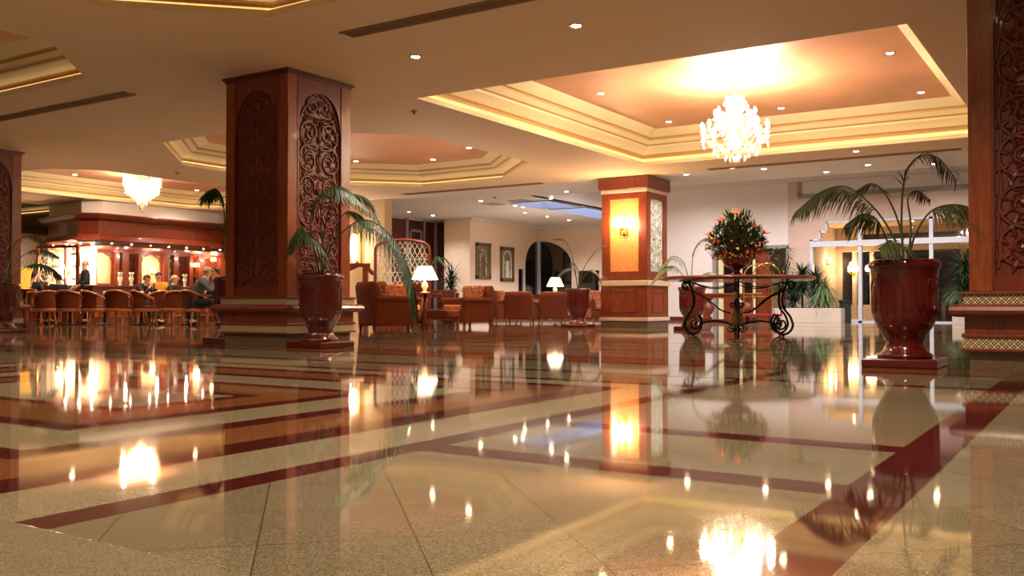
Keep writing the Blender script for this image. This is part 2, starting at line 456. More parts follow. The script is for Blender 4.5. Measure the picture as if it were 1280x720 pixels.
def coffer(P, ztop, inset=.5, step=1.0, top='copper_paint', strip=True, power=1):
    prof = [(0,0),(0,.07),(-.03,.07),(-.03,.03),(-.15,.03),(-.15,.1),(-.07,.13),(-.05,.145),(-.05,.19),(-.02,.22),(.08,.28),(.15,.33),(.155,.36),(.185,.385),(.27,.45),(.275,.48),(.31,.50),(.40,.56),(.5,.63)]
    k = (ztop-H)/.63; kd = inset/.5
    mb = MB()
    RR = [[(x, y, H+h*k if h > .1 else H+h) for x, y in offset(P, d*kd if d > 0 else d)] for d, h in prof]
    for q in range(len(RR)-1):
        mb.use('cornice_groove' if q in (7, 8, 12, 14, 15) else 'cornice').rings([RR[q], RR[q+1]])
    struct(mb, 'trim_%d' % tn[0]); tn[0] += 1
    plate(offset(P, inset), [], ztop, 'ceiling', top)
    if strip:
        s_ = MB(); a = offset(P, -.12); b = offset(P, -.075)
        s_.rings([[(x,y,H+.035) for x,y in a],[(x,y,H+.05) for x,y in a],[(x,y,H+.05) for x,y in b],[(x,y,H+.035) for x,y in b]])
        o = s_.build('cove_light', 'glow_cove'); return o
coves = []
coves.append((coffer(BIG, 3.98), 'warm light strip in the cove around the large rectangular coffer'))
coves.append((coffer(OCT, 3.8, .52), 'warm light strip in the cove of the octagonal coffer behind the carved pillar'))
coves.append((coffer(TOP, 3.8, .5), 'warm light strip in the cove of the coffer cut by the top edge'))
coves.append((coffer(LFT, 3.8, .5), 'warm light strip in the cove of the coffer at the upper left edge'))
coves.append((coffer(FARL, 3.8, .5), 'warm light strip in the cove of the coffer before the bar'))
coves.append((coffer(FAR2, 3.8, .5), 'warm light strip in the cove of the coffer over the bar'))
for o, l in coves: tag(o, l, 'light strip')
# skylights
sk_labels = ['pale blue skylight panel in the far white ceiling, the left of two', 'pale blue skylight panel in the far white ceiling, the right of two']
for P, l in zip((SKY1, SKY2), sk_labels):
    r_ = thing('skylight', l, 'skylight', (P[0][0], P[0][1], H))
    inv = (P[0][0], P[0][1])
    Q = [(x-inv[0], y-inv[1]) for x, y in P]
    f_ = MB(); f_.rings([[(x,y,-.03) for x,y in offset(Q,-.06)],[(x,y,-.03) for x,y in Q],[(x,y,.3) for x,y in offset(Q,.02)]]); f_.build('frame', 'frame_white', r_)
    p_ = MB(); p_.poly([(x,y,.28) for x,y in reversed(offset(Q,.02))]); p_.build('pane', 'glow_sky', r_)

# ---------------------------------------------------------------- walls
def wall(name, x0, x1, y0, y1, z0, z1, key, **kw):
    m = MB(); m.box(x0, x1, y0, y1, z0, z1); return struct(m, name, key, **kw)
wall('wall_left', -34.2, -34, -4, 22.2, 0, H, 'wall_cream')
wall('wall_near', -34, 6, -4.2, -4, 0, H+.6, 'wall_cream')
wall('wall_right', 6, 6.2, -4, 28.2, 0, 4.4, 'wall_cream')
wall('wall_bar_end', -21.9, -16.47, 19.3, 19.6, 0, H, 'wall_beige')
wall('wall_bar_side_end', -22.1, -21.9, 19.3, 22, 0, H, 'wall_beige')
wall('wall_bar_far', -34, -21.9, 22, 22.2, 0, H, 'wall_beige')
wall('wall_alcove_side', -19.7, -19.5, 19.6, 25.7, 0, H, 'wall_cream')
wall('wall_alcove_back', -19.5, -18.7, 25.5, 25.7, 0, H, 'wall_cream')
wall('wall_pilaster', -18.7, -17.9, 24.95, 25.2, 0, H, 'wall_cream')
# picture wall carries half of the arched window and a small window
def arch_wall(name, axis, pos, a0, a1, holes, key, th=.25, z1=H):
    """vertical wall with openings. axis 'x': plane x=pos, a = y; axis 'y': plane y=pos, a = x"""
    bm = bmesh.new()
    fr = []
    for loop in [[(a0,0),(a1,0),(a1,z1),(a0,z1)]]+holes:
        vs = [bm.verts.new(((pos, a, z) if axis == 'x' else (a, pos, z))) for a, z in loop]
        for i in range(len(vs)): bm.edges.new((vs[i], vs[(i+1) % len(vs)]))
    bmesh.ops.triangle_fill(bm, use_beauty=True, edges=bm.edges[:])
    d = Vector((-th,0,0)) if axis == 'x' else Vector((0,th,0))
    g = bmesh.ops.extrude_face_region(bm, geom=bm.faces[:])
    bmesh.ops.translate(bm, vec=d, verts=[v for v in g['geom'] if isinstance(v, bmesh.types.BMVert)])
    bmesh.ops.recalc_face_normals(bm, faces=bm.faces[:])
    me = bpy.data.meshes.new(name); bm.to_mesh(me); bm.free(); me.materials.append(M[key])
    o = bpy.data.objects.new(name, me); C.objects.link(o); o['kind'] = 'structure'; return o
# the arch peaks in the corner (x=-17.65, y=29.3): a half arch on each wall
def half_arch(c, sgn, w, zs, zt, n=14, z0=.75):
    pts = [(c+sgn*.03, z0), (c+sgn*w, z0)]
    for i in range(n+1):
        a = PI/2*i/n; pts.append((c+sgn*(.03+(w-.03)*cos(a)), zs+(zt-zs)*sin(a)))
    if sgn < 0: pts = pts[::-1]
    return pts
HA1 = half_arch(29.3, -1, .95, 1.9, 2.82); HA2 = half_arch(-17.65, 1, 1.4, 1.9, 2.82)
SW = [(27.9,.95),(28.25,.95),(28.25,1.78),(27.9,1.78)]
SW2 = [(-16.0,.8),(-15.15,.8),(-15.15,1.72),(-16.0,1.72)]
w_ = arch_wall('wall_picture', 'x', -17.65, 24.95, 29.3, [HA1, SW], 'wall_cream')
w_ = arch_wall('wall_window', 'y', 29.3, -17.65, -12.57, [HA2, SW2], 'wall_cream')
def pane_window(nm, loop, axis, pos, off=.12, bars=()):
    f_ = MB()
    P3 = lambda a, z, d: (pos-d, a, z) if axis == 'x' else (a, pos+d, z)
    ctr = (sum(p[0] for p in loop)/len(loop), sum(p[1] for p in loop)/len(loop))
    inn = [(ctr[0]+(a-ctr[0])*.965, ctr[1]+(z-ctr[1])*.98) for a, z in loop]
    f_.rings([[P3(a,z,-.01) for a,z in loop],[P3(a,z,-.01) for a,z in inn],[P3(a,z,.04) for a,z in inn],[P3(a,z,.04) for a,z in loop],[P3(a,z,-.01) for a,z in loop]])
    o = struct(f_, nm, 'frame_white')
    p_ = MB(); p_.poly([P3(a,z,.035) for a,z in loop]); p_.poly([P3(a,z,.045) for a,z in loop][::-1]); p_.build('pane', 'night_pane', o)
    return o
pane_window('window_1', HA1, 'x', -17.65); pane_window('window_2', HA2, 'y', 29.3)
pane_window('window_3', SW, 'x', -17.65); pane_window('window_4', SW2, 'y', 29.3)
m = MB(); m.box(-17.65, -17.6, 29.25, 29.3, .75, 2.85); struct(m, 'trim_3', 'frame_white')
# chair rail and skirting along the picture wall
m = MB(); m.box(-17.65, -17.58, 24.95, 29.3, .72, .88); struct(m, 'trim_4', 'wood_mid')
m = MB(); m.box(-17.65, -17.62, 24.95, 29.3, 0, .14); m.box(-18.7, -17.62, 24.92, 24.95, 0, .14); struct(m, 'baseboard_picture', 'wood_dark')
m = MB(); m.box(-17.6, -12.6, 29.26, 29.3, 0, .14); struct(m, 'baseboard_window', 'wood_dark')
m = MB(); m.box(-18.7, -12.57, 29.15, 29.3, H-.1, H); m.box(-17.65, -17.52, 24.9, 29.3, H-.06, H); struct(m, 'trim_5', 'ceiling_white')
# maroon panels with grey marble surrounds in the alcove
r_ = None
mar = MB(); mar.box(-19.5, -19.46, 19.7, 25.5, .0, H-.05)
struct(mar, 'trim_6', 'maroon_panel')
mar = MB(); mar.box(-19.46, -18.72, 25.46, 25.5, 0, H-.05); struct(mar, 'trim_7', 'maroon_panel')
g = MB()
for y0, y1 in ((23.85,23.97),(25.38,25.5)): g.box(-19.47, -19.42, y0, y1, 0, H)
for y0, y1, z0, z1 in ((24.05,24.13,.3,3.0),(24.62,24.7,.3,3.0),(24.05,24.7,2.92,3.0)): g.box(-19.46, -19.43, y0, y1, z0, z1)
g.box(-19.46, -19.42, 24.78, 24.86, 0, H)
g.box(-19.46, -19.38, 25.4, 25.46, 0, H); g.box(-18.85, -18.72, 25.4, 25.46, 0, H)
struct(g, 'trim_8', 'marble_grey')
# right end wall: white plaster with a doorway, pink stone with the stepped entrance opening
D1 = [(-10.45,0),(-8.15,0),(-8.15,2.24),(-10.45,2.24)]
EX1 = -2.3
ENT = [(-7.49,0),(EX1,0),(EX1,2.94),(-7.02,2.94),(-7.02,2.66),(-7.22,2.66),(-7.22,2.42),(-7.49,2.42)]
def wall_pieces(nm, xs, openz, key):
    pass
w_ = MB()
w_.box(-12.57, -10.45, 28, 28.25, 0, 4.3); w_.box(-10.45, -8.15, 28, 28.25, 2.24, 4.3)
w_.box(-12.6, -12.35, 28, 29.5, 0, 4.3)
struct(w_, 'wall_back', 'wall_white')
w_ = MB()
w_.box(-8.15, -7.49, 28, 28.25, 0, 4.3); w_.box(-7.49, -7.22, 28, 28.25, 2.42, 4.3); w_.box(-7.22, -7.02, 28, 28.25, 2.66, 4.3)
w_.box(-7.02, EX1, 28, 28.25, 2.94, 4.3); w_.box(EX1, 6, 28, 28.25, 0, 4.3)
struct(w_, 'wall_entrance', 'stone_pink')
w_ = MB(); w_.box(-12.6, 6, 20.8, 21.0, H, 4.3); w_.box(-12.8, -12.6, 20.8, 28, H, 4.3); struct(w_, 'wall_atrium', 'ceiling_white')
m = MB(); m.box(-12.3, 6, 27.86, 28, 4.16, 4.3); struct(m, 'trim_20', 'ceiling_white')
# raised pink frame above the entrance
m = MB(); m.box(-7.85, -7.72, 27.95, 28, 3.75, 4.15); m.box(-7.85, EX1+1, 27.95, 28, 3.66, 3.78)
struct(m, 'trim_21', 'marble_grey')
m = MB(); m.box(-7.72, EX1+1, 27.97, 28, 3.78, 4.15); struct(m, 'trim_23', 'ceiling_white')
m = MB(); m.box(-12.3, -10.55, 27.96, 28, 0, .12); m.box(-8.1, -7.6, 27.96, 28, 0, .12); struct(m, 'baseboard_back', 'wood_dark')
# glazed entrance frame
e_ = MB()
for x0, x1 in ((-7.49,-7.41),(-6.13,-6.03),(-4.24,-4.14),(EX1-.08,EX1)): e_.box(x0, x1, 27.95, 28.1, 0, 2.94 if x0 > -7.4 else 2.42)
e_.box(-7.49, EX1, 27.93, 28.12, 2.2, 2.36); e_.box(-7.02, EX1, 27.95, 28.1, 2.88, 2.94)
e_.box(-7.49, -7.2, 27.95, 28.1, 2.38, 2.44); e_.box(-7.24, -7.18, 27.95, 28.1, 2.4, 2.68); e_.box(-7.22, -7.0, 27.95, 28.1, 2.62, 2.68); e_.box(-7.04, -6.98, 27.95, 28.1, 2.65, 2.94)
e_.box(-7.49, -6.13, 27.95, 28.1, 0, .08); e_.box(-6.13, EX1, 27.95, 28.1, .0, .04)
ent = struct(e_, 'window_5', 'frame_white')
p_ = MB()
for x0, x1, z0, z1 in ((-7.41,-6.13,.08,2.2),(-6.03,-4.24,.04,2.2),(-4.14,EX1-.08,.04,2.2),(-6.98,-6.13,2.36,2.88),(-6.03,-4.24,2.36,2.88),(-4.14,EX1-.08,2.36,2.88),(-7.41,-7.24,2.36,2.4)):
    p_.box(x0, x1, 28.02, 28.03, z0, z1)
p_.build('pane', 'clear_pane', ent)
# entrance vestibule beyond the glass
v_ = MB(); v_.box(-7.9, -7.6, 28.25, 31.5, 0, 3.0); struct(v_, 'wall_vestibule_left', 'vestibule_wall')
v_ = MB(); v_.box(-2.2, -2.0, 28.25, 31.5, 0, 3.0); struct(v_, 'wall_vestibule_right', 'wall_beige')
v_ = MB(); v_.box(-7.9, -2.0, 28.25, 31.7, 3.0, 3.1); struct(v_, 'ceiling', 'wall_beige')
v_ = MB()
v_.box(-7.6, -7.42, 31.5, 31.7, 0, 3.0); v_.box(-7.42, -6.75, 31.5, 31.7, 2.62, 3.0); v_.box(-6.75, -2.2, 31.5, 31.7, 2.78, 3.0)
v_.box(-7.0, -6.75, 31.5, 31.7, 2.3, 2.42)
v_.box(-7.42, -2.2, 31.3, 31.7, 2.22, 2.42)
for q in (1068, 1090): v_.box(col_on_y(q,31.45)-.06, col_on_y(q,31.45)+.06, 31.43, 31.7, 0, 2.3)
v_.box(-7.42, -6.3, 31.5, 31.7, 0, .5)
for x0 in (-5.6, -3.9): v_.box(x0, x0+.16, 31.45, 31.7, 0, 2.42)
struct(v_, 'wall_vestibule_back', 'vestibule_wall')
p_ = MB(); p_.box(-7.42, -2.2, 31.6, 31.61, 0, 2.9); struct(p_, 'window_6', 'clear_pane')
y_ = MB(); y_.box(-16, 6, 34, 50, -.12, -.02); struct(y_, 'ground', 'asphalt')
# ---------------------------------------------------------------- carved wooden pillars
def sq(mb, c, hw, z0, z1, ch=0):
    mb.box(-hw, hw, -hw, hw, z0, z1)
def carved_pillar(x, y, w, label, ht=H):
    t = thing('carved_pillar', label, 'pillar', (x, y, 0), group=None)
    hw = w/2
    b = MB(); sq(b, 0, hw+.0, 0, .145); b.build('plinth', 'granite_plinth', t)
    b = MB(); sq(b,0,hw+.055,.145,.168); sq(b,0,hw+.05,.25,.28); sq(b,0,hw+.03,.28,.41)
    prof = [(hw+.05,.405),(hw+.1,.41),(hw+.125,.43),(hw+.135,.457),(hw+.125,.485),(hw+.1,.503),(hw+.04,.506)]
    b.rings([[(-a,-a,z),(a,-a,z),(a,a,z),(-a,a,z)] for a, z in prof], cap=True)
    sq(b,0,hw+.055,.578,.6)
    b.build('base_moulding', 'wood_mid', t, bevel=.006)
    b = MB(); sq(b,0,hw+.036,.168,.25); sq(b,0,hw+.036,.506,.578); b.build('mosaic_band', 'mosaic', t)
    top = ht-.05
    b = MB()
    sw = .17
    for sx in (-1, 1):
        for sy in (-1, 1):
            x0, x1 = sorted((sx*hw, sx*(hw-sw))); y0, y1 = sorted((sy*hw, sy*(hw-sw)))
            b.box(x0, x1, y0, y1, .6, top)
    i_ = hw-.035
    b.build('corner_stile', 'wood_honey', t, bevel=.008)
    b = MB()
    for a in range(4):
        R4 = Matrix.Rotation(a*PI/2, 4, 'Z')
        b.box(-hw+sw, hw-sw, -hw+.003, -hw+.05, .6, .72, R4)
        # arched head of the panel
        n = 12; W = hw-sw; zc = top-.62; pts = [(-W, top), (-W, zc)]
        for k in range(n+1):
            ang = PI - PI*k/n; pts.append((W*.94*cos(ang), zc + (.46*sin(ang)**.8 if 0 < k < n else 0)))
        pts += [(W, zc), (W, top)]
        for k in range(len(pts)-1):
            (u0, z0), (u1, z1) = pts[k], pts[k+1]
            if abs(u0-u1) < 1e-4: continue
            P = [(u0,-hw+.003,z0),(u1,-hw+.003,z1),(u1,-hw+.003,top),(u0,-hw+.003,top)]
            Q = [(p[0],-hw+.04,p[2]) for p in P]
            P = [tuple(R4@Vector(p)) for p in P]; Q = [tuple(R4@Vector(p)) for p in Q]
            b.poly(P); b.poly([P[0],Q[0],Q[1],P[1]])
        # fine bead inside the stiles
        for s in (-1, 1): b.box(s*(hw-sw)-.012, s*(hw-sw)+.012, -hw-.006, -hw+.04, .62, top, R4)
    b.build('panel_frame', 'wood', t)
    for a in range(4):
        R4 = Matrix.Rotation(a*PI/2, 3, 'Z')
        b = MB()
        U = R4 @ Vector((1,0,0)); N = R4 @ Vector((0,-1,0))
        b.box(-hw+sw, hw-sw, -hw+.035, -hw+.2, .6, top, R4.to_4x4())
        scrollwork(b, N*(hw-.03)+Vector((0,0,.76)), U, Vector((0,0,1)), (hw-sw)*1.9, top-.92, .019, .33, n=6, arch=True)
        scrollwork(b, N*(hw-.034)+Vector((0,0,.8)), U, Vector((0,0,1)), (hw-sw)*1.75, top-1.1, .013, .19, n=4, arch=False, seg=12)
        # ogee outline of the carving
        W = (hw-sw)*.92; out = []
        for s in (-1, 1):
            ln = [N*(hw-.03)+U*(s*W*(1-.07*abs(sin(k*.55))))+Vector((0,0,.78+(top-1.45)*k/26)) for k in range(27)]
            b.tube(ln, .012, 5)
        arc = [N*(hw-.03)+U*(W*cos(PI*k/16))+Vector((0,0,top-.67+.42*sin(PI*k/16))) for k in range(17)]
        b.tube(arc, .014, 5)
        b.build('carved_panel', 'wood_carved', t, smooth=False)
    b = MB(); sq(b,0,hw+.012,top-.01,top+.02); sq(b,0,hw+.035,top+.02,ht-.002); b.build('cornice_cap', 'wood_dark', t)
    return t
cp = carved_pillar(-8.85, 8.5, 1.1, 'carved mahogany pillar with potted palm in front of its right face')
dup(cp, (-.375, 8.5), 0, 'carved mahogany pillar cut by the right edge of the photo')
dup(cp, (-17.65, 9.15), 0, 'carved mahogany pillar cut by the left edge of the photo')

# ---------------------------------------------------------------- far pillar with the lit honeycomb panel
t = thing('panelled_pillar', 'square wooden pillar with a lit honeycomb panel and a wall sconce', 'pillar', (-9.11, 19.35, 0))
hw = .55
b = MB(); sq(b,0,hw+.02,0,.14); b.build('plinth', 'granite_plinth', t)
b = MB(); sq(b,0,hw+.05,.14,.22); sq(b,0,hw+.06,.92,1.04); sq(b,0,hw+.02,H-.36,H-.28); b.build('pale_band', 'band_stone', t, bevel=.01)
b = MB(); sq(b,0,hw+.02,.22,.92); sq(b,0,hw+.05,1.04,1.1)
for a in range(4):
    R4 = Matrix.Rotation(a*PI/2, 4, 'Z')
    for s in (-1, 1):
        b.box(min(s*hw,s*(hw-.2)), max(s*hw,s*(hw-.2)), -hw-.005, -hw+.1, 1.1, H-.28, R4)
        b.box(s*.3-.02, s*.3+.02, -hw-.035, -hw, .32, .82, R4)
    b.box(-hw, hw, -hw-.003, -hw+.1, 1.1, 1.24, R4); b.box(-hw, hw, -hw-.003, -hw+.1, H-.5, H-.28, R4)
    b.box(-.32, .32, -hw-.035, -hw, .78, .82, R4); b.box(-.32, .32, -hw-.035, -hw, .32, .36, R4)
b.build('frame', 'wood_mid', t, bevel=.006)
b = MB(); sq(b,0,hw+.06,H-.28,H-.01); b.build('cornice_cap', 'wood', t, bevel=.01)
b = MB(); b.box(-hw+.15, hw-.15, -hw+.03, -hw+.3, 1.2, H-.4); b.box(-hw+.15, hw-.15, hw-.3, hw-.03, 1.2, H-.4); b.build('honeycomb_panel', 'honeycomb', t)
b = MB(); b.box(hw-.3, hw-.03, -hw+.15, hw-.15, 1.2, H-.4); b.box(-hw+.03, -hw+.3, -hw+.15, hw-.15, 1.2, H-.4); b.build('etched_mirror', 'etched_glass', t)
b = MB()
for sx in (1, -1):
    scrollwork(b, (sx*(hw-.02), 0, 1.28), Vector((0,1,0)), Vector((0,0,1)), .62, 1.6, .012, .36, n=5)
b.build('etched_scrolls', 'filigree', t)
def sconce(loc, rz, label, power, key='glow_sconce', sc=1):
    s_ = thing('wall_sconce', label, 'wall lamp', loc, rz)
    b = MB(); b.cbox((0,-.015,0), (.09*sc,.03,.2*sc)); b.tube([(0,-.02,-.06*sc),(0,-.09,-.1*sc),(0,-.12,-.02*sc)], .008, 6)
    for q in (-1, 1): b.tube([(0,-.02,-.05*sc),(q*.06*sc,-.07,-.1*sc),(q*.09*sc,-.1,-.02*sc)], .007, 6)
    b.build('bracket', 'brass', s_)
    for q, yy in ((-.09,-.1),(0,-.12),(.09,-.1)):
        b = MB(); b.lathe([(.012*sc,-.02*sc),(.03*sc,0),(.034*sc,.04*sc),(.02*sc,.09*sc),(.005*sc,.12*sc)], 10, (q*sc,yy,0)); b.build('bulb', key, s_, smooth=True)
    lamp('POINT', 'sconce_light', (0,-.26*sc,.05), power, (255, 190, 110), .025, s_)
    return s_
sconce((-9.11, 18.79, 2.25), 0, 'bright sconce on the honeycomb panel of the far pillar', 9, sc=1.9)

# ---------------------------------------------------------------- urn pots and palms
def flute(a, z):
    return 1 + (.035*(max(0, cos(a*12))**.6) if .34 < z < .66 else 0)
def urn_parts(t, foot='pot_red'):
    b = MB()
    b.rings([[(-a,-a,z),(a,-a,z),(a,a,z),(-a,a,z)] for a, z in ((.275,0),(.28,.01),(.28,.065),(.27,.075))], cap=True)
    b.build('foot', 'pot_red', t, bevel=.008)
    prof = [(.2,.07),(.215,.085),(.205,.105),(.17,.13),(.15,.165),(.145,.2),(.16,.235),(.165,.245),(.19,.29),(.222,.34),(.238,.4),(.245,.5),(.248,.6),(.25,.67),(.252,.74),(.262,.79),(.27,.8),(.275,.81),(.275,.835),(.268,.845),(.262,.86),(.25,.865),(.238,.86),(.235,.8)]
    b = MB(); b.lathe(prof, 72, mod=flute, cap=True)
    ub = b.build('urn_body', 'pot_red', t, smooth=True)
    b = MB(); b.lathe([(.01,.8),(.236,.8),(.236,.815),(.01,.83)], 24); b.build('soil', 'soil', ub)
    b = MB()
    for k in range(12):
        a = 2*PI*k/12
        arc = [(.247*cos(a-.13), .247*sin(a-.13), z) for z in (.42,.5,.58)] + [(.25*cos(a+q), .25*sin(a+q), .64+.07*cos(q/.13*PI/2)) for q in [(-.13+.26*i/8) for i in range(9)]] + [(.247*cos(a+.13), .247*sin(a+.13), z) for z in (.58,.5,.42)]
        b.tube(arc, [.002]+[.007]*13+[.002], 5)
    b.build('flute_arches', 'pot_red', ub, smooth=True)
def bez(pts, n=14):
    """smooth curve through the given points (Catmull-Rom)"""
    P = [Vector(p) for p in pts]; P = [P[0]*2-P[1]] + P + [P[-1]*2-P[-2]]; out = []
    for i in range(1, len(P)-2):
        for k in range(n):
            t_ = k/n; a, b, c_, d = P[i-1], P[i], P[i+1], P[i+2]
            out.append(.5*((2*b)+(c_-a)*t_+(2*a-5*b+4*c_-d)*t_*t_+(3*b-a-3*c_+d)*t_**3))
    out.append(P[-2]); return out
def leaflet(mb, base, d, L, w, droop, seg=3):
    """one narrow leaflet, curved downward"""
    d = d.normalized(); side = d.cross(Vector((0,0,1)))
    side = side.normalized() if side.length > 1e-3 else Vector((1,0,0))
    prev = None; p = Vector(base); dirn = d.copy(); b = len(mb.v)
    for i in range(seg+1):
        t_ = i/seg; ww = w*(1-t_)**.7*(.55+.9*min(t_*2,.5))
        if i == seg: ww = w*.06
        mb.v += [tuple(p-side*ww), tuple(p+side*ww)]
        if i: mb.addf((b+2*i-2, b+2*i-1, b+2*i+1, b+2*i))
        dirn = (dirn + Vector((0,0,-droop))).normalized(); p = p + dirn*(L/seg)
def frond(lm, sm, pts, L=.3, w=.012, n=26, start=.35, droop=.3, r0=.011, spread=1.0):
    n = int(n*1.5)
    cv = bez(pts, 10); m = len(cv)
    sm.tube(cv, [r0*(1-.8*i/m) for i in range(m)], 5)
    for k in range(n):
        t_ = start + (1-start)*k/(n-1); i = min(m-2, int(t_*(m-1)))
        p = cv[i].lerp(cv[i+1], t_*(m-1)-i); T = (cv[i+1]-cv[i]).normalized()
        S = T.cross(Vector((0,0,1)))
        S = S.normalized() if S.length > .05 else Vector((1,0,0))
        env = sin(PI*min(1, .22+.78*(t_-start)/(1-start)))**.5 if t_ < .99 else .5
        for s in (-1, 1):
            d = S*s*spread + T*(.55+.5*(t_-start)) + Vector((0,0,.12-droop*.4)) + Vector((random.uniform(-.08,.08),random.uniform(-.08,.08),random.uniform(-.08,.08)))
            leaflet(lm, p, d, L*env*random.uniform(.85,1.1), w, droop)
def view_pts(rel, scale, base=.84):
    """frond points given as metres right, away, up relative to the pot rim"""
    return [tuple(RGT*a + FWD*c_ + Vector((0,0,base+b_))) for a, b_, c_ in rel]
def palm_urn(loc, label, fronds, leafkey='leaf_dark', L=.3, w=.012, extra=None, k=1.0, cat='potted palm', droop=.3):
    t = thing('potted_palm', label, cat, (loc[0], loc[1], 0), 0)
    urn_parts(t)
    lm, sm = MB(), MB()
    for f in fronds:
        rel = f['p']; a = dict(L=L, w=w, droop=droop); a.update(f.get('o', {}))
        frond(lm, sm, view_pts([(x*k, z*k, y*k) for x, z, y in rel], 1), **a)
    sm.build('stems', 'stem', t, smooth=True); lm.build('fronds', leafkey, t)
    return t
S1 = 1/152.7
big = [
 {'p': [(.0,-.05,0),(-.08,.2,0),(-.22,.45,.05),(-.42,.63,.1),(-.62,.6,.15),(-.82,.44,.18)], 'o': {'L': .34, 'n': 28, 'start': .4, 'w': .011, 'droop': .5}},
 {'p': [(.0,-.05,0),(-.02,.35,.0),(.0,.7,-.03),(.1,.86,-.05),(.26,.85,-.05),(.42,.68,-.02)], 'o': {'L': .34, 'n': 22, 'start': .35, 'w': .008, 'droop': .2}},
 {'p': [(.02,-.05,0),(.06,.2,-.05),(.15,.4,-.14),(.28,.45,-.24),(.42,.4,-.32),(.52,.26,-.38)], 'o': {'L': .33, 'n': 26, 'start': .42, 'w': .011, 'droop': .5}},
 {'p': [(-.02,-.05,0),(-.08,.15,.1),(-.15,.36,.16),(-.26,.42,.2),(-.38,.34,.24)], 'o': {'L': .3, 'n': 20, 'start': .45, 'w': .012, 'droop': .5}},
 {'p': [(-.03,-.05,-.03),(-.08,.06,-.1),(-.13,.14,-.15),(-.2,.17,-.2),(-.3,.1,-.26)], 'o': {'L': .28, 'n': 16, 'start': .4, 'w': .012, 'droop': .4}},
 {'p': [(.03,-.05,.0),(.1,.3,.1),(.12,.55,.2),(.22,.62,.25),(.35,.55,.3)], 'o': {'L': .2, 'n': 16, 'start': .5, 'w': .008, 'droop': .2}},
 {'p': [(0,-.05,.0),(.03,.3,.15),(-.03,.6,.3),(-.12,.7,.4),(-.25,.62,.5)], 'o': {'L': .2, 'n': 18, 'start': .5, 'w': .008, 'droop': .25}},
]
bp = palm_urn((-1.42, 8.12), 'tall glossy red urn with a palm beside the right pillar, nearest and largest', big, 'leaf_olive')
fb = MB()
for k in range(9):
    a = k*2.4; c_ = RGT*(-.03+.05*cos(a)) + FWD*(.05*sin(a)) + Vector((0,0,1.03+.03*sin(k*1.7)))
    leaflet(fb, c_, Vector((cos(a), sin(a), .5)), .09, .012, .2)
fb.build('red_bloom', 'red_petal', bp)
k2 = 1/106
mid = [
 {'p': [(0,-.05,0),(.02,.3,0),(.0,.75,.0),(.08,1.0,-.05),(.3,1.02,-.1),(.62,.72,-.12)], 'o': {'L': .34, 'n': 26, 'start': .45, 'droop': .5}},
 {'p': [(0,-.05,0),(.15,.35,-.1),(.45,.62,-.2),(.72,.58,-.3),(.98,.3,-.38),(1.12,-.1,-.42),(1.17,-.5,-.45)], 'o': {'L': .42, 'n': 30, 'start': .3, 'w': .012, 'droop': .62}},
 {'p': [(0,-.05,0),(-.05,.3,-.1),(-.1,.6,-.12),(-.05,.9,-.1),(-.12,1.02,0)], 'o': {'L': .26, 'n': 22, 'start': .6}},
 {'p': [(0,-.05,0),(-.03,.25,-.15),(-.08,.45,-.25),(-.2,.52,-.3),(-.3,.3,-.32)], 'o': {'L': .36, 'n': 30, 'start': .2, 'w': .018, 'droop': .6}},
 {'p': [(0,-.05,0),(.08,.4,.1),(.25,.75,.15),(.42,.74,.2),(.55,.6,.22)], 'o': {'L': .26, 'n': 22, 'start': .5}},
 {'p': [(0,-.05,0),(.03,.5,.05),(.13,.9,.1),(.35,.98,.15),(.55,.9,.2),(.68,.62,.22)], 'o': {'L': .26, 'n': 24, 'start': .5}},
]
palm_urn((-7.84, 8.04), 'red urn with a drooping palm in front of the large carved pillar', mid, 'leaf', L=.3)
lft = [
 {'p': [(0,-.05,0),(.2,.4,0),(.5,.62,0),(.75,.62,.0),(.95,.52,0)], 'o': {'L': .26, 'n': 22, 'start': .45}},
 {'p': [(0,-.05,0),(.25,.2,-.1),(.6,.38,-.1),(.9,.3,-.1),(1.05,.15,-.1)], 'o': {'L': .28, 'n': 26, 'start': .4, 'w': .016}},
 {'p': [(0,-.05,0),(-.1,.5,-.15),(-.2,.7,-.35),(-.25,.6,-.65)], 'o': {'L': .26, 'n': 22, 'start': .4}},
 {'p': [(0,-.05,0),(.05,.4,.1),(.15,.75,.1),(.4,.9,.1),(.7,.75,.1)], 'o': {'L': .24, 'n': 20, 'start': .5}},
]
palm_urn((-16.5, 9.05), 'red urn with a palm at the left edge of the photo', lft, 'leaf_dark')
beh = [
 {'p': [(0,-.05,0),(-.1,.5,0),(-.15,1.0,0),(-.25,1.2,0),(-.42,1.1,0)], 'o': {'L': .34, 'n': 24, 'start': .55, 'w': .016, 'droop': .45}},
 {'p': [(0,-.05,0),(-.1,.5,.2),(-.15,1.0,.35),(-.1,1.1,.55),(.0,.9,.75)], 'o': {'L': .3, 'n': 22, 'start': .5}},
 {'p': [(0,-.05,0),(-.2,.4,.2),(-.2,.8,.5),(-.1,.9,.8)], 'o': {'L': .3, 'n': 22, 'start': .5}},
]
palm_urn((-9.78, 8.42), 'red urn mostly hidden behind the left face of the large carved pillar', beh, 'leaf')
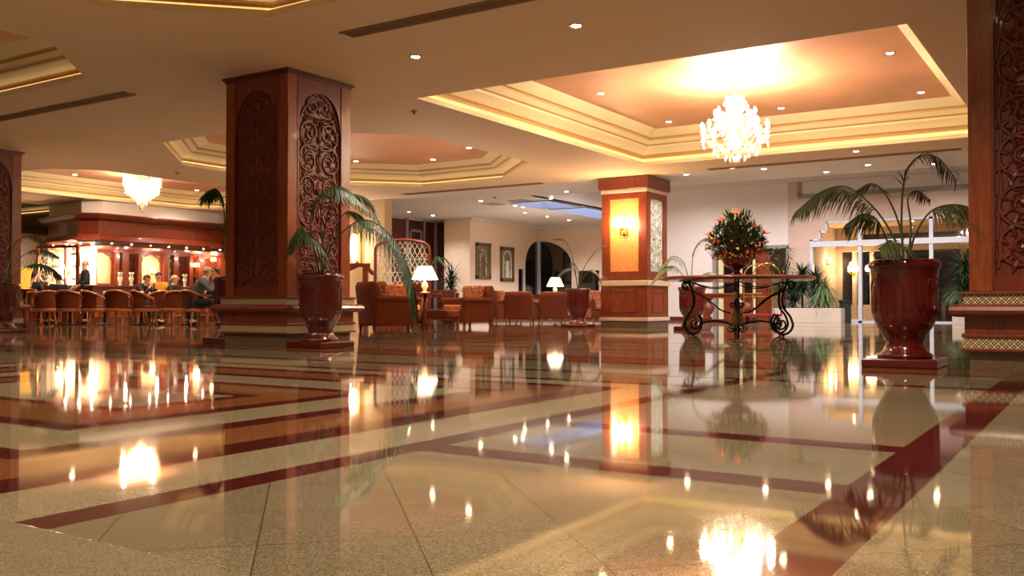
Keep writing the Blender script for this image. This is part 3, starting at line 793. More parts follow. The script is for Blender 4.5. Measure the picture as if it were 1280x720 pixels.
sm_ = [
 {'p': [(0,-.05,0),(-.08,.5,0),(-.2,.95,0),(-.35,1.12,0),(-.58,1.12,0)], 'o': {'L': .12, 'n': 24, 'start': .4, 'w': .008}},
 {'p': [(0,-.05,0),(.1,.4,0),(.3,.75,0),(.5,.95,0),(.62,1.0,0)], 'o': {'L': .14, 'n': 24, 'start': .4, 'w': .008}},
 {'p': [(0,-.05,0),(.1,.25,-.1),(.25,.42,-.1),(.4,.38,-.1),(.5,.2,-.1)], 'o': {'L': .24, 'n': 24, 'start': .45, 'w': .014}},
 {'p': [(0,-.05,0),(-.05,.25,-.1),(-.12,.45,-.1),(-.3,.44,-.1),(-.45,.3,-.1)], 'o': {'L': .2, 'n': 20, 'start': .5, 'w': .012}},
 {'p': [(0,-.05,0),(.02,.3,.1),(-.05,.55,.1),(-.15,.6,.1)], 'o': {'L': .18, 'n': 16, 'start': .4}},
]
palm_urn((-10.0, 18.3), 'red urn with a thin palm left of the honeycomb pillar', sm_, 'leaf_olive')
tb = [
 {'p': [(0,-.05,0),(-.1,.3,0),(-.2,.55,0),(-.4,.62,0),(-.62,.4,0)], 'o': {'L': .3, 'n': 24, 'start': .35, 'w': .014}},
 {'p': [(0,-.05,0),(-.15,.2,0),(-.35,.42,0),(-.6,.36,0),(-.8,.1,0)], 'o': {'L': .3, 'n': 24, 'start': .35, 'w': .014}},
 {'p': [(0,-.05,0),(0,.4,0),(.05,.75,0),(.2,.95,0),(.4,1.0,0)], 'o': {'L': .22, 'n': 22, 'start': .4}},
 {'p': [(0,-.05,0),(.15,.2,0),(.35,.3,0),(.6,.22,0)], 'o': {'L': .22, 'n': 20, 'start': .4}},
]
palm_urn(spot(865, 18.6), 'red urn with a pale green palm behind the left end of the iron table', tb, 'leaf_pale')

# ---------------------------------------------------------------- wrought iron table with flowers
TX, TY = spot(921, 15.1)
t = thing('hall_table', 'large round red-topped table on scrolled black wrought iron legs', 'table', (TX, TY, 0), YAW)
b = MB(); b.lathe([(.6,.885),(1.17,.89),(1.21,.905),(1.225,.925),(1.215,.945),(1.19,.952),(.02,.952)], 64); b.build('tabletop', 'table_red', t, smooth=False)
def leg_curve():
    top = [(.86+.09*cos(a), .80+.075*sin(a)) for a in [(-1.9+i*.42) for i in range(12)]]   # small outward curl
    top = spiral((.93,0,.79), Vector((1,0,0)), Vector((0,0,1)), .085, PI, -1, 1.15, 18, .25)[::-1]
    body = [(.80,0,.70),(.79,0,.55),(.84,0,.42),(.92,0,.30),(.955,0,.2)]
    bot = [(.80+.158*cos(a), 0, .205-.165*sin(a)) for a in [i*.26 for i in range(0, 17)]]
    inn = spiral((.77,0,.20), Vector((-1,0,0)), Vector((0,0,1)), .1, .2, -1, .8, 12, .5)
    return top, body, bot, inn
for k in range(6):
    a = radians(18+60*k); R3 = Matrix.Rotation(a, 4, 'Z')
    b = MB()
    top, body, bot, inn = leg_curve()
    pts = bez([(.845,0,.80),(.80,0,.68),(.78,0,.56),(.82,0,.43),(.91,0,.32),(.955,0,.21)], 5)
    b.tube([R3@Vector(p) for p in top], .017, 6)
    b.tube([R3@Vector(p) for p in pts]+[R3@Vector(p) for p in bot], .019, 7)
    b.tube([R3@Vector(p) for p in inn], .015, 6)
    b.ball(R3@Vector((.80,0,.025)), .025, 8); b.ball(R3@Vector((.815,0,.45)), .03, 8); b.ball(R3@Vector((.75,0,.2)), .03, 8)
    b.tube([R3@Vector((.86,0,.885)), R3@Vector((.86,0,.80))], .016, 6)
    b.build('leg', 'iron', t, smooth=True)
b = MB()
for k in range(6):
    a = radians(18+60*k); R3 = Matrix.Rotation(a, 4, 'Z'); R5 = Matrix.Rotation(a+radians(60), 4, 'Z')
    b.tube([R3@Vector(p) for p in bez([(.66,0,.2),(.45,0,.24),(.25,0,.22),(.1,0,.18)], 5)], .013, 6)
    b.tube([R3@Vector(p) for p in bez([(.8,0,.72),(.55,0,.6),(.3,0,.42),(.1,0,.36)], 5)], .012, 6)
    b.tube([tuple((R3@Vector((.8,0,.8))).lerp(R5@Vector((.8,0,.8)), i/8)+Vector((0,0,.06-.09*sin(PI*i/8)))) for i in range(9)], .009, 5)
b.tube([(0,0,.1),(0,0,.56)], .02, 8); b.ball((0,0,.57), .035, 8)
for k in range(6):
    a = k*PI/3; U = Vector((cos(a), sin(a), 0))
    b.tube(spiral(U*.1+Vector((0,0,.1)), U, Vector((0,0,1)), .06, PI/2, -1, 1.1, 14, .3), .01, 5)
    b.tube(spiral(U*.07+Vector((0,0,.5)), U, Vector((0,0,1)), .05, -PI/2, 1, 1.1, 14, .3), .01, 5)
b.build('stretcher', 'iron', t, smooth=True)
b = MB(); b.lathe([(.03,.14),(.09,.16),(.125,.22),(.12,.3),(.09,.37),(.05,.42)], 20); b.build('amber_basket', 'gold_glass', t, smooth=True)
# flower urn on the table
TZ = .952
t = thing('flower_urn', 'red footed bowl with a tall orange and green bouquet on the iron table', 'flower arrangement', (TX, TY, TZ), YAW)
b = MB(); b.lathe([(.15,0),(.16,.012),(.15,.03),(.1,.045),(.06,.07),(.05,.1),(.075,.125),(.15,.16),(.205,.205),(.225,.25),(.235,.275),(.245,.29),(.235,.297),(.215,.28)], 36, mod=lambda a, z: 1+(.03*cos(a*14) if .13 < z < .26 else 0)); b.build('bowl', 'pot_red', t, smooth=True)
random.seed(11)
lm, dk, sm = MB(), MB(), MB()
CZ = .52
def inside():
    while True:
        p = Vector((random.uniform(-.44,.44), random.uniform(-.44,.44), random.uniform(-.25,.52)))
        wd = .46 if p.z < .05 else .46*(1-(p.z-.05)/.62)**.75
        if p.z < -.1: wd = .46-(-.1-p.z)*1.0
        if sqrt(p.x**2+p.y**2) < max(.02, wd): return p
for k in range(900):
    p = inside(); d = Vector((p.x, p.y, p.z*.6+.25)); 
    for q in range(3):
        leaflet(lm if k % 2 else dk, p+Vector((0,0,CZ)), d.normalized()+Vector((random.uniform(-.8,.8),random.uniform(-.8,.8),random.uniform(-.4,.8))), random.uniform(.08,.14), .02, .12, 2)
for k in range(26):
    a = random.uniform(0, 2*PI); e = random.uniform(.12, .36); z = .85-e*1.1+random.uniform(-.03,.12)
    sm.tube([(0,0,.3),(e*.6*cos(a),e*.6*sin(a),.6),(e*cos(a),e*sin(a),z)], .005, 4)
    for q in range(7): leaflet(dk, Vector((e*cos(a),e*sin(a),z-.02*q)), Vector((cos(a+q*2), sin(a+q*2), .8)), .06, .012, .1, 2)
sm.build('stems', 'stem', t); lm.build('foliage', 'leaf_olive', t); dk.build('dark_foliage', 'leaf', t)
fo, fy, fc = [], [], []
def bloom(lst, c, r): lst.append((c, r))
def bloom_mesh(mb, c, r):
    for k in range(7):
        a = 2*PI*k/7
        leaflet(mb, c, Vector((cos(a), sin(a), .45)), r, r*.42, .1, 2)
    mb.ball(c+Vector((0,0,r*.15)), r*.4, 6)
for k in range(46):
    a = random.uniform(0, 2*PI); z = random.choice([-.17,-.14,-.1,-.05,.0,.06]) + random.uniform(-.03,.03)
    rr = (.49 if z > -.12 else .44); c = Vector((rr*cos(a), rr*sin(a), CZ+z))
    m_ = fo if (k % 4 or cos(a) > .3) else fy
    bloom(m_, c, random.uniform(.04,.06))
for k in range(26):
    a = 2*PI*k/26+.1; c = Vector((.38*cos(a), .38*sin(a), CZ-.21+.02*sin(k*2.1)))
    bloom((fo, fy, fc, fo)[k % 4], c, .042)
for lst, nm, key in ((fo,'orange_flower','orange_petal'),(fy,'yellow_flower','yellow_petal'),(fc,'cream_flower','cream_petal')):
    b = MB(); bloom_mesh(b, Vector((0,0,0)), .03); f0 = b.build(nm, key, t)
    for k, (c, r) in enumerate(lst):
        o = f0 if k == 0 else f0.copy()
        if k: C.objects.link(o); o.parent = t
        o.location = c; o.scale = (r/.03,)*3; o.rotation_euler.z = k
for (x, y, z, s) in ((-.27,-.15,.9,-1),(.0,-.1,1.02,-1),(-.4,.0,.68,-1),(.42,-.05,.7,1),(.17,-.2,.8,1)):
    b = MB(); c = Vector((x, y, z)); s_ = Vector((s,0,0))
    b.tube([c*.2+Vector((0,0,.3)), c.lerp(Vector((0,0,.4)), .3), c], .007, 5)
    b.tube([c-s_*.02, c-s_*.0+s_*(.07)+Vector((0,0,.005)), c+s_*.14+Vector((0,0,.02))], [.014,.012,.002], 5)
    for q in (.6, 1.1, 1.7): b.tube([c, c+Vector((s*.04*cos(q), 0, .045*sin(q))), c+Vector((s*.08*cos(q), .0, .085*sin(q)))], [.005,.009,.001], 5)
    b.build('bird_of_paradise', 'orange_petal' if s < 0 else 'red_petal', t)
# ---------------------------------------------------------------- chandeliers
def candle_arm(br, cr, bu, a, R, z, drop, bulbr=.02):
    d = Vector((cos(a), sin(a), 0))
    pts = bez([d*.04+Vector((0,0,z+.02)), d*R*.45+Vector((0,0,z-drop)), d*R*.85+Vector((0,0,z-drop*.6)), d*R+Vector((0,0,z+.03))], 6)
    br.tube(pts, .008, 5)
    e = d*R
    cr.lathe([(.01,0),(.05,.012),(.055,.02),(.01,.022)], 10, (e.x, e.y, z+.03))
    bu.append((e.x, e.y, z+.05))
    for q in range(3):   # crystal drops below each cup
        cr.ball((e.x+.02*cos(q*2.1), e.y+.02*sin(q*2.1), z-.02-.035*q), .013, 6, (1,1,1.6))
    cr.ball((e.x, e.y, z-.15), .02, 6, (1,1,1.7))
def swag(cr, p, q, sag, n=10, r=.009):
    for i in range(n+1):
        t_ = i/n; v = Vector(p).lerp(Vector(q), t_) + Vector((0,0,-sag*sin(PI*t_)))
        cr.ball(v, r, 5)
t = thing('crystal_chandelier', 'blazing crystal chandelier hanging in the large rectangular coffer', 'chandelier', (-4.85, 13.9, 3.98))
b = MB(); b.lathe([(.12,0),(.12,-.02),(.06,-.05),(.02,-.07)], 16); b.tube([(0,0,-.05),(0,0,-.28)], .008, 6); b.build('canopy', 'copper_paint', t)
br, cr, bu = MB(), MB(), []
cr.lathe([(.02,-.28),(.09,-.3),(.1,-.32),(.03,-.36),(.04,-.42),(.06,-.47),(.03,-.52),(.04,-.6),(.08,-.68),(.05,-.76),(.03,-.85),(.1,-.95),(.12,-1.02),(.06,-1.1),(.03,-1.16),(.01,-1.2)], 16)
N1, N2 = 12, 8
for k in range(N1): candle_arm(br, cr, bu, 2*PI*k/N1, .5, -.88, .16)
for k in range(N2): candle_arm(br, cr, bu, 2*PI*k/N2+.2, .3, -.66, .12)
for k in range(5): candle_arm(br, cr, bu, 2*PI*k/5, .12, -.46, .06, .012)
for k in range(N1):
    a, a2 = 2*PI*k/N1, 2*PI*(k+1)/N1
    swag(cr, (.5*cos(a),.5*sin(a),-.86), (.5*cos(a2),.5*sin(a2),-.86), .1)
    swag(cr, (.5*cos(a),.5*sin(a),-.86), (.05*cos(a),.05*sin(a),-.5), .06, 14)
    swag(cr, (.5*cos(a),.5*sin(a),-.9), (.08*cos(a),.08*sin(a),-1.08), .1, 14)
    cr.ball((.34*cos(a+.2),.34*sin(a+.2),-1.16), .024, 6, (1,1,1.7))
for k in range(8):
    a = 2*PI*k/8
    pts = bez([(.03*cos(a),.03*sin(a),-.6),(.13*cos(a),.13*sin(a),-.5),(.12*cos(a),.12*sin(a),-.38),(.17*cos(a),.17*sin(a),-.36)], 5); cr.tube(pts, .009, 5)
    cr.ball((.17*cos(a),.17*sin(a),-.38), .018, 6)
    cr.ball((.16*cos(a),.16*sin(a),-1.24), .026, 6, (1,1,1.8))
cr.ball((0,0,-1.26), .04, 8, (1,1,1.3))
br.build('arms', 'brass', t, smooth=True); cr.build('crystals', 'crystal', t, smooth=True); b = MB(); b.lathe([(.011,0),(.012,.06),(.026,.085),(.024,.12),(.004,.155)], 10); b0 = b.build('candle_bulb', 'glow_bulb', t, smooth=True)
for k, p in enumerate(bu):
    o = b0 if k == 0 else b0.copy()
    if k: C.objects.link(o); o.parent = t
    o.location = p
for k in range(6): lamp('POINT', 'chandelier_light', (.5*cos(k*PI/3+.26), .5*sin(k*PI/3+.26), -.72), 11, (255,206,140), .03, t)
for k in range(2): lamp('POINT', 'chandelier_light', (.3*cos(k*PI), .3*sin(k*PI), -.5), 7, (255,206,140), .03, t)
# basket chandelier before the bar
CX, CY = -20.5, 14.72
t = thing('basket_chandelier', 'glowing cone shaped crystal basket chandelier in front of the bar', 'chandelier', (CX, CY, 3.8))
b = MB(); b.lathe([(.08,0),(.08,-.02),(.02,-.04)], 12); b.tube([(0,0,-.02),(0,0,-.15)], .01, 6); b.build('canopy', 'brass', t)
cr = MB()
tiers = [(.02,-.02-.06),(.3,-.12),(.44,-.14),(.45,-.2)]
for R_, z0, z1 in ((.45,-.1,-.34),(.40,-.3,-.5),(.3,-.44,-.6),(.2,-.55,-.7),(.12,-.64,-.8),(.05,-.74,-.9)):
    n = max(8, int(R_*80))
    for k in range(n):
        a = 2*PI*k/n
        zz = z0
        while zz > z1: cr.ball((R_*cos(a), R_*sin(a), zz), .022, 5, (1,1,1.3)); zz -= .05
    cr.lathe([(R_-.005,z0),(R_+.01,z0),(R_+.01,z0-.015),(R_-.005,z0-.015)], 24, cap=False)
cr.ball((0,0,-.95), .04, 8)
cr.build('crystals', 'crystal', t, smooth=True)
b = MB(); b.ball((0,0,0), .05, 10); b0 = b.build('bulb', 'glow_bulb', t, smooth=True)
bl = [(.34*cos(2*PI*k/14), .34*sin(2*PI*k/14), -.28) for k in range(14)] + [(.18*cos(2*PI*k/6), .18*sin(2*PI*k/6), -.45) for k in range(6)] + [(0,0,-.62)]
for k, p in enumerate(bl):
    o = b0 if k == 0 else b0.copy()
    if k: C.objects.link(o); o.parent = t
    o.location = p
for k in range(4): lamp('POINT', 'chandelier_light', (.48*cos(k*PI/2), .48*sin(k*PI/2), -.25), 12, (255,206,140), .04, t)

# ---------------------------------------------------------------- downlights
def make_downlight(loc, label, key='glow_down', r=.048, group=None):
    t = thing('downlight', label, 'ceiling light', loc, 0, group)
    b = MB(); b.lathe([(r,-.002),(r+.025,-.008),(r+.025,0.001),(r,0.001)], 24, cap=False); b.build('trim_ring', 'brass', t)
    b = MB(); b.lathe([(.001,-.004),(r,-.004),(r,-.001),(.001,-.001)], 20); b.build('lens', key, t)
    return t
dl0 = None
def downlight(x, y, z, label, power=10, small=False, color=(255,206,140), spread=130):
    global dl0
    if dl0 is None: dl0 = make_downlight((x, y, z), label); o = dl0
    else: o = dup_parts(dl0, (x, y, z), label)
    if power: 
        L = lamp('SPOT', 'downlight_beam', (0, 0, -.03), power, color, .04, o, spread, .8)
    return o
def dup_parts(root, loc, label):
    r_ = root.copy(); C.objects.link(r_); r_.location = loc; r_['label'] = label
    for ch in list(root.children):
        if ch.type == 'MESH': c_ = ch.copy(); C.objects.link(c_); c_.parent = r_
    return r_
downlight(-4.58, 8.35, H, 'starry downlight at the top centre of the photo, the nearest and brightest', 26)
downlight(-6.71, 8.4, H, 'downlight in the flat ceiling to the right of the large carved pillar', 26)
for x, y, l in ((-7.05,13.7,'nearer of the two downlights along the left side of the large rectangular coffer'),
                (-7.05,16.5,'downlight in the far left corner of the large rectangular coffer'),
                (-4.9,16.45,'downlight in the large rectangular coffer just right of the chandelier'),
                (-2.55,13.65,'bright downlight high in the right end of the large rectangular coffer'),
                (-2.6,16.45,'downlight in the far right corner of the large rectangular coffer'),
                (-7.05,11.0,'downlight in the near left corner of the large coffer, seen only in the floor'),
                (-4.85,11.0,'downlight midway along the near side of the large coffer, seen only in the floor'),
                (-2.55,11.0,'downlight in the near right corner of the large coffer, seen only in the floor')):
    downlight(x, y, 3.98, l, 20)
for x, y, l in ((-12.95,16.85,'middle downlight of three in the octagonal coffer behind the carved pillar'),
                (-11.35,16.0,'right hand downlight of three in the octagonal coffer behind the carved pillar'),
                (-14.6,16.1,'downlight in the octagonal coffer touching the right edge of the carved pillar'),
                (-15.1,13.9,'downlight in the octagonal coffer hidden behind the carved pillar'),
                (-12.8,11.2,'downlight at the near side of the octagonal coffer, seen only in the floor')):
    downlight(x, y, 3.8, l, 34)
for x, y, l in ((-22.1,13.9,'downlight in the coffer before the bar, left of the basket chandelier'),
                (-22.15,17.7,'downlight in the coffer before the bar, right of the basket chandelier'),
                (-18.9,13.0,'downlight hidden on the near side of the coffer before the bar'),
                (-18.9,17.0,'downlight on the near side of the coffer before the bar, toward the carved pillar')):
    downlight(x, y, 3.8, l, 32)
for x, y, l in ((-30.2,13.4,'added downlight in the coffer over the bar, farther one'),(-26.5,12.9,'added downlight in the coffer over the bar, nearer one')): downlight(x, y, 3.8, l, 26)  # lamps added to brighten the dark area left of the canopy
for x, y, z, l in ((-14.0,6.0,3.8,'downlight in the coffer at the upper left edge, on its far side'),(-10.6,4.0,3.8,'downlight in the coffer at the upper left edge, on its right side'),
                (-5.0,5.6,3.8,'downlight in the coffer cut by the top edge, on its far side'),(-2.9,3.5,3.8,'downlight in the coffer cut by the top edge, on its right side')):
    downlight(x, y, z, l, 36)
for x, y, z, l in ((-8.6,3.0,H,'added unseen downlight in the flat ceiling between the two nearest coffers'),(-.9,5.5,H,'added unseen downlight in the flat ceiling above the near right floor'),(-.9,2.5,H,'added unseen downlight in the flat ceiling just ahead of the camera'),
                (-4.6,-.6,H,'added unseen downlight in the flat ceiling behind the camera, left'),(.9,-.8,H,'added unseen downlight in the flat ceiling behind the camera, right'),(-7.3,2.8,3.8,'added unseen downlight in the coffer cut by the top edge, on its left side'),(-16.8,7.4,H,'added unseen downlight in the flat ceiling before the left pillar'),(-9.2,8.9-1.9,H+.0,'hidden')):
    if l != 'hidden': downlight(x, y, z, l, 58)  # lamps added out of view to brighten the near floor and ceiling
cool = (255, 226, 196)
for x, y, l in ((-18.15,22.4,'small downlight before the maroon panels, the left one'),(-18.18,23.66,'small downlight before the maroon panels, the right one'),
                (-14.53,21.05,'small downlight alone in the white ceiling left of the skylights'),
                (-14.45,23.1,'small downlight in the white ceiling, the upper left of the close pair'),
                (-15.25,24.49,'small downlight in the white ceiling, the lower right of the close pair'),
                (-14.4,22.6,'small downlight just left of the larger skylight corner'),
                (-12.62,21.6,'small downlight beside the near end of the skylights'),
                (-11.53,20.5,'small downlight nearest the honeycomb pillar, upper right of the row'),
                (-15.33,26.0,'small downlight at the far end before the arched window, the left one'),
                (-15.38,27.5,'small downlight at the far end before the arched window, the right one')):
    downlight(x, y, H, l, 26, color=(252, 226, 214))
for x, y, l in ((-7.8,19.21,'small downlight just right of the honeycomb pillar top'),(-6.63,18.82,'small downlight in the strip before the atrium, above the bouquet'),
                (-6.11,19.29,'small downlight in the strip before the atrium, right of the one above the bouquet'),(-5.13,20.48,'small downlight at the atrium edge, middle of the strip'),
                (-4.15,19.88,'small downlight in the atrium strip, lower of the two left of the big palm'),(-3.97,18.0,'small downlight in the atrium strip, upper of the two left of the big palm'),
                (-3.0,20.5,'small downlight seen through the leaves of the big palm')):
    downlight(x, y, H, l, 18, color=(252, 226, 214))
for x in (-10.5, -7.2, -3.9):
    for y, nm in ((25.6, 'far'), (22.6, 'near')):
        downlight(x, y, 4.3, 'added unseen downlight in the high atrium ceiling, %s row, %s' % (nm, {-10.5:'left',-7.2:'middle',-3.9:'right'}[x]), 56, color=(246,224,226), spread=160)  # unseen lamps added to light the atrium wall
for x in (-6.7, -5.0, -3.2):
    downlight(x, 29.9, 3.0, 'downlight over the entrance vestibule, %s' % {-6.7:'left',-5.0:'middle',-3.2:'right'}[x], 2, spread=150)
# ---------------------------------------------------------------- air slots, detector, vents
def slot(x0, x1, y, label, w=.085):
    t = thing('air_slot', label, 'air vent', ((x0+x1)/2, y, H)); L = (x1-x0)/2
    b = MB()
    for yy in (-w, w): b.box(-L-.02, L+.02, yy-.012, yy+.012, -.012, 0)
    for s in (-1, 1): b.box(s*L-.012, s*L+.012, -w, w, -.012, 0)
    b.build('frame', 'slot_brown', t)
    b = MB()
    for k in range(4): b.box(-L, L, -w+.03+k*.05, -w+.048+k*.05, -.014, -.002)
    b.build('slats', 'slot_brown', t)
    b = MB(); b.box(-L, L, -w, w, -.003, 0); b.build('backing', 'slot_back', t)
slot(-14.95, -11.1, 7.75, 'long brown linear air slot at the upper left between two coffers')
slot(-6.75, -4.2, 7.3, 'long brown linear air slot at the top centre of the photo', .09)
slot(-7.1, -2.3, 18.7, 'thin linear air slot beyond the large rectangular coffer', .07)
slot(-15.3, -11.2, 18.7, 'thin linear air slot beyond the octagonal coffer', .07)
def detector(x, y, label, z=H):
    t = thing('smoke_detector', label, 'smoke detector', (x, y, z))
    b = MB(); b.lathe([(.055,0),(.055,-.015),(.03,-.025),(.03,-.045),(.001,-.05)], 16); b.build('housing', 'detector_grey', t, smooth=True)
x_, y_ = -8.35, 10.6
detector(-8.6, 10.75, 'small smoke detector on the ceiling right of the carved pillar')
detector(-16.9, 13.0, 'small smoke detector on the ceiling above the bar')
detector(-13.7, 20.5, 'small smoke detector on the white ceiling over the armchairs')
for k, (x, y, l) in enumerate(((-14.7,21.9,'small square ceiling vent, the left one over the armchairs'),(-13.6,21.6,'small square ceiling vent, the right one over the armchairs'))):
    t = thing('ceiling_vent', l, 'air vent', (x, y, H))
    b = MB(); b.box(-.25,.25,-.25,.25,-.012,0)
    b.build('plate', 'detector_grey', t); b = MB()
    for q in range(6): b.box(-.22,.22,-.2+q*.075,-.17+q*.075,-.02,-.012)
    b.build('louvres', 'frame_white', t)

# ---------------------------------------------------------------- upholstered armchairs
def arc_pts(cx, cz, r, a0, a1, n=10): return [(cx+r*cos(a0+(a1-a0)*i/n), cz+r*sin(a0+(a1-a0)*i/n)) for i in range(n+1)]
def make_armchair(loc, rz, label, w=.92, d=.9, h=.93, group=None, fab='upholstery', cush='damask'):
    t = thing('armchair', label, 'armchair', (loc[0], loc[1], 0), rz, group)   # front towards -y
    hw = w/2
    b = MB(); b.box(-hw+.08, hw-.08, -d/2+.03, d/2-.1, .11, .36); b.build('seat_frame', fab, t, bevel=.03)
    b = MB(); b.box(-hw+.17, hw-.17, -d/2+.0, d/2-.25, .36, .5); b.build('seat_cushion', cush, t, bevel=.045)
    # back: bowed slab, top rolled
    b = MB(); rs = []
    for k in range(11):
        z = .11+(h-.11)*k/10; lean = .10*(k/10)**1.5; th = .11 if k < 10 else .05; ww = hw*(1-.14*(k/10)**3)
        y0 = d/2-.2+lean-th; y1 = d/2-.2+lean+th*.8
        rs.append([(-ww+.04,y0,z),(-ww*.5,y0+.02,z),(ww*.5,y0+.02,z),(ww-.04,y0,z),(ww,(y0+y1)/2,z),(ww-.04,y1,z),(0,y1+.03,z),(-ww+.04,y1,z),(-ww,(y0+y1)/2,z)])
    b.rings(rs, cap=True); b.build('backrest', fab, t, smooth=True, bevel=.02)
    b = MB(); b.cbox((0, d/2-.33, .71), (w-.34, .17, .46)); b.build('back_cushion', cush, t, bevel=.06)
    for s in (-1, 1):
        b = MB(); prof = [(s*(hw-.03)+dx, z) for dx, z in ((-.075,.16),(-.07,.5))] 
        x0, x1 = sorted((s*(hw-.02), s*(hw-.15)))
        b.box(x0, x1, -d/2+.02, d/2-.12, .11, .58)
        cx = s*(hw-.075)
        rs = [[(cx+.085*cos(a), y, .6+.065*sin(a)) for a in [2*PI*i/12 for i in range(12)]] for y in (-d/2, -d/2+.01, d/2-.15)]
        b.rings(rs, cap=True)
        b.build('arm', fab, t, bevel=.015)
    for sx in (-1, 1):
        for sy in (-1, 1):
            b = MB(); c_ = (sx*(hw-.12), sy*(d/2-.1)-.03 if sy > 0 else -d/2+.08)
            b.rings([[(c_[0]+a*r_, c_[1]+bb*r_, z) for a, bb in ((-1,-1),(1,-1),(1,1),(-1,1))] for r_, z in ((.018,0),(.032,.13))], cap=True)
            b.build('leg', 'wood_mid', t)
    return t
A1 = make_armchair(spot(481, 17.6), YAW+radians(118), 'brown armchair left of the table lamp, seen from behind, beside the carved pillar', 1.0, .95, .93)
dup(A1, spot(585, 21.3), YAW-radians(50), 'armchair with gold patterned cushions right of the table lamp')
AA = dup(A1, spot(650, 26.3), YAW+radians(172), 'brown armchair seen from behind before the arched window, the left one')
AB = dup(A1, spot(690, 27.0), YAW+radians(186), 'brown armchair seen from behind before the arched window, the right one')
dup(A1, spot(749, 28.6), YAW+radians(20), 'armchair with patterned cushions half hidden by the honeycomb pillar')
dup(A1, spot(632, 28.4), YAW+radians(100), 'armchair by the picture wall, turned sideways at the end of the pair')
AA.scale = AB.scale = (.88,.88,.93)
dup(A1, spot(497, 19.8), YAW+radians(30), 'patterned armchair facing out behind the drooping palm fronds')
# upholstered bench table between the two armchairs
t = thing('ottoman', 'low brown upholstered ottoman before the gold cushioned armchair', 'ottoman', spot(550, 19.6)+(0,), YAW+radians(15))
b = MB(); b.box(-.38,.38,-.3,.3,.22,.40); b.build('cushion', 'upholstery', t, bevel=.04)
for sx in (-1, 1):
    for sy in (-1, 1):
        b = MB(); b.box(sx*.33-.025, sx*.33+.025, sy*.25-.025, sy*.25+.025, 0, .24); b.build('leg', 'wood_dark', t)

def table_lamp(loc, label, sc=1.0, power=18):
    t = thing('table_lamp', label, 'table lamp', loc)
    b = MB(); b.lathe([(.09*sc,0),(.09*sc,.015),(.03*sc,.03),(.045*sc,.08),(.07*sc,.14),(.05*sc,.2),(.02*sc,.23),(.012*sc,.3*sc)], 18); b.build('base', 'cornice', t, smooth=True)
    b = MB(); b.lathe([(.27*sc,.27*sc),(.14*sc,.54*sc)], 24, cap=False); sh = b.build('shade', 'lamp_shade', t, smooth=True, solid=.004)
    b = MB(); b.ball((0,0,.38*sc), .04*sc, 8); b.build('bulb', 'glow_candle', sh)
    lamp('POINT', 'lamp_light', (0,0,.5*sc), power, (255,206,150), .03, t)
    return t
def side_table(loc, label, r=.32, h=.55):
    t = thing('side_table', label, 'side table', (loc[0], loc[1], 0))
    b = MB(); b.lathe([(.01,h-.03),(r,h-.03),(r+.01,h-.015),(r,h),(.01,h)], 24); b.build('tabletop', 'wood', t)
    b = MB(); b.lathe([(.03,.05),(.05,.15),(.03,.25),(.045,.4),(.03,h-.03)], 12); b.build('pedestal', 'wood_dark', t, smooth=True)
    for k in range(3):
        a = k*2*PI/3; b = MB(); b.tube(bez([(.02*cos(a),.02*sin(a),.12),(r*.5*cos(a),r*.5*sin(a),.07),(r*.8*cos(a),r*.8*sin(a),.015)], 5), .015, 6); b.build('foot', 'wood_dark', t)
    return t
L1 = spot(531, 18.9)
side_table(L1, 'round wooden side table under the bright table lamp', .34, .74)
table_lamp(L1+(.74,), 'glowing white table lamp between the two armchairs', 1.0, 22)
L2 = spot(694, 28.1)
side_table(L2, 'round side table behind the pair of armchairs by the arched window', .3, .8)
table_lamp(L2+(.8,), 'glowing white table lamp in front of the arched window', .95, 18)

# ---------------------------------------------------------------- console and lattice screen
t = thing('console_table', 'dark wooden console behind the bright table lamp', 'console table', spot(545, 22.3)+(0,), YAW)
b = MB(); b.box(-.5,.5,-.2,.2,.8,.85); b.box(-.46,.46,-.17,.17,.68,.8); b.build('top', 'wood_dark', t, bevel=.008)
for s in (-1, 1):
    b = MB(); b.box(s*.42-.04, s*.42+.04, -.17, .17, 0, .68); b.build('leg', 'wood_dark', t)
b = MB(); b.box(-.42,.42,-.14,.14,.14,.18); b.build('shelf', 'wood_dark', t)
def lattice_screen(loc, rz, w, h, label, z0=.0, key='wood'):
    t = thing('lattice_screen', label, 'screen', (loc[0], loc[1], 0), rz)
    hw = w/2; zs = h-.32
    b = MB()
    arch = [(-hw, 0, 0), (-hw, 0, zs)] + [(hw*cos(PI-PI*i/18)*(1 if 0 < i < 18 else 1), 0, zs+.3*abs(sin(PI*i/18))**.55) for i in range(1, 18)] + [(hw, 0, zs), (hw, 0, 0)]
    b.tube(arch, .04, 6)
    b.box(-hw, hw, -.03, .03, .9, .98); b.box(-hw, hw, -.03, .03, 0, .12)
    b.build('frame', 'wood', t)
    b = MB(); b.box(-hw, hw, -.012, .012, .12, .9); b.build('lower_panel', 'wood_dark', t)
    b = MB(); n = int(w/.105)
    for k in range(n):
        x = -hw+w*(k+.5)/n; top_ = zs+.27*max(0, 1-(x/hw)**2)**.3
        for s in (-1, 1):
            pts = [(x+s*.052*sin(PI*(z-.98)/.22), 0, z) for z in [(.98+(top_-.98)*i/28) for i in range(29)]]
            b.tube(pts, .009, 4)
    for z in (1.25, 1.55): b.tube([(-hw,0,z),(hw,0,z)], .008, 4)
    b.build('lattice', 'filigree', t)
    return t
lattice_screen(spot(503, 21.6), YAW, 1.25, 2.02, 'arched wooden screen with white lattice behind the lamp and armchair')
t = thing('flower_pot', 'pot of red flowers and fern on the console behind the lamp', 'potted plant', spot(532, 22.3)+(.85,))
b = MB(); b.lathe([(.08,0),(.12,.16),(.13,.18),(.11,.17)], 16); b.build('pot', 'pot_dark', t)
lm, sm, fm = MB(), MB(), MB(); random.seed(5)
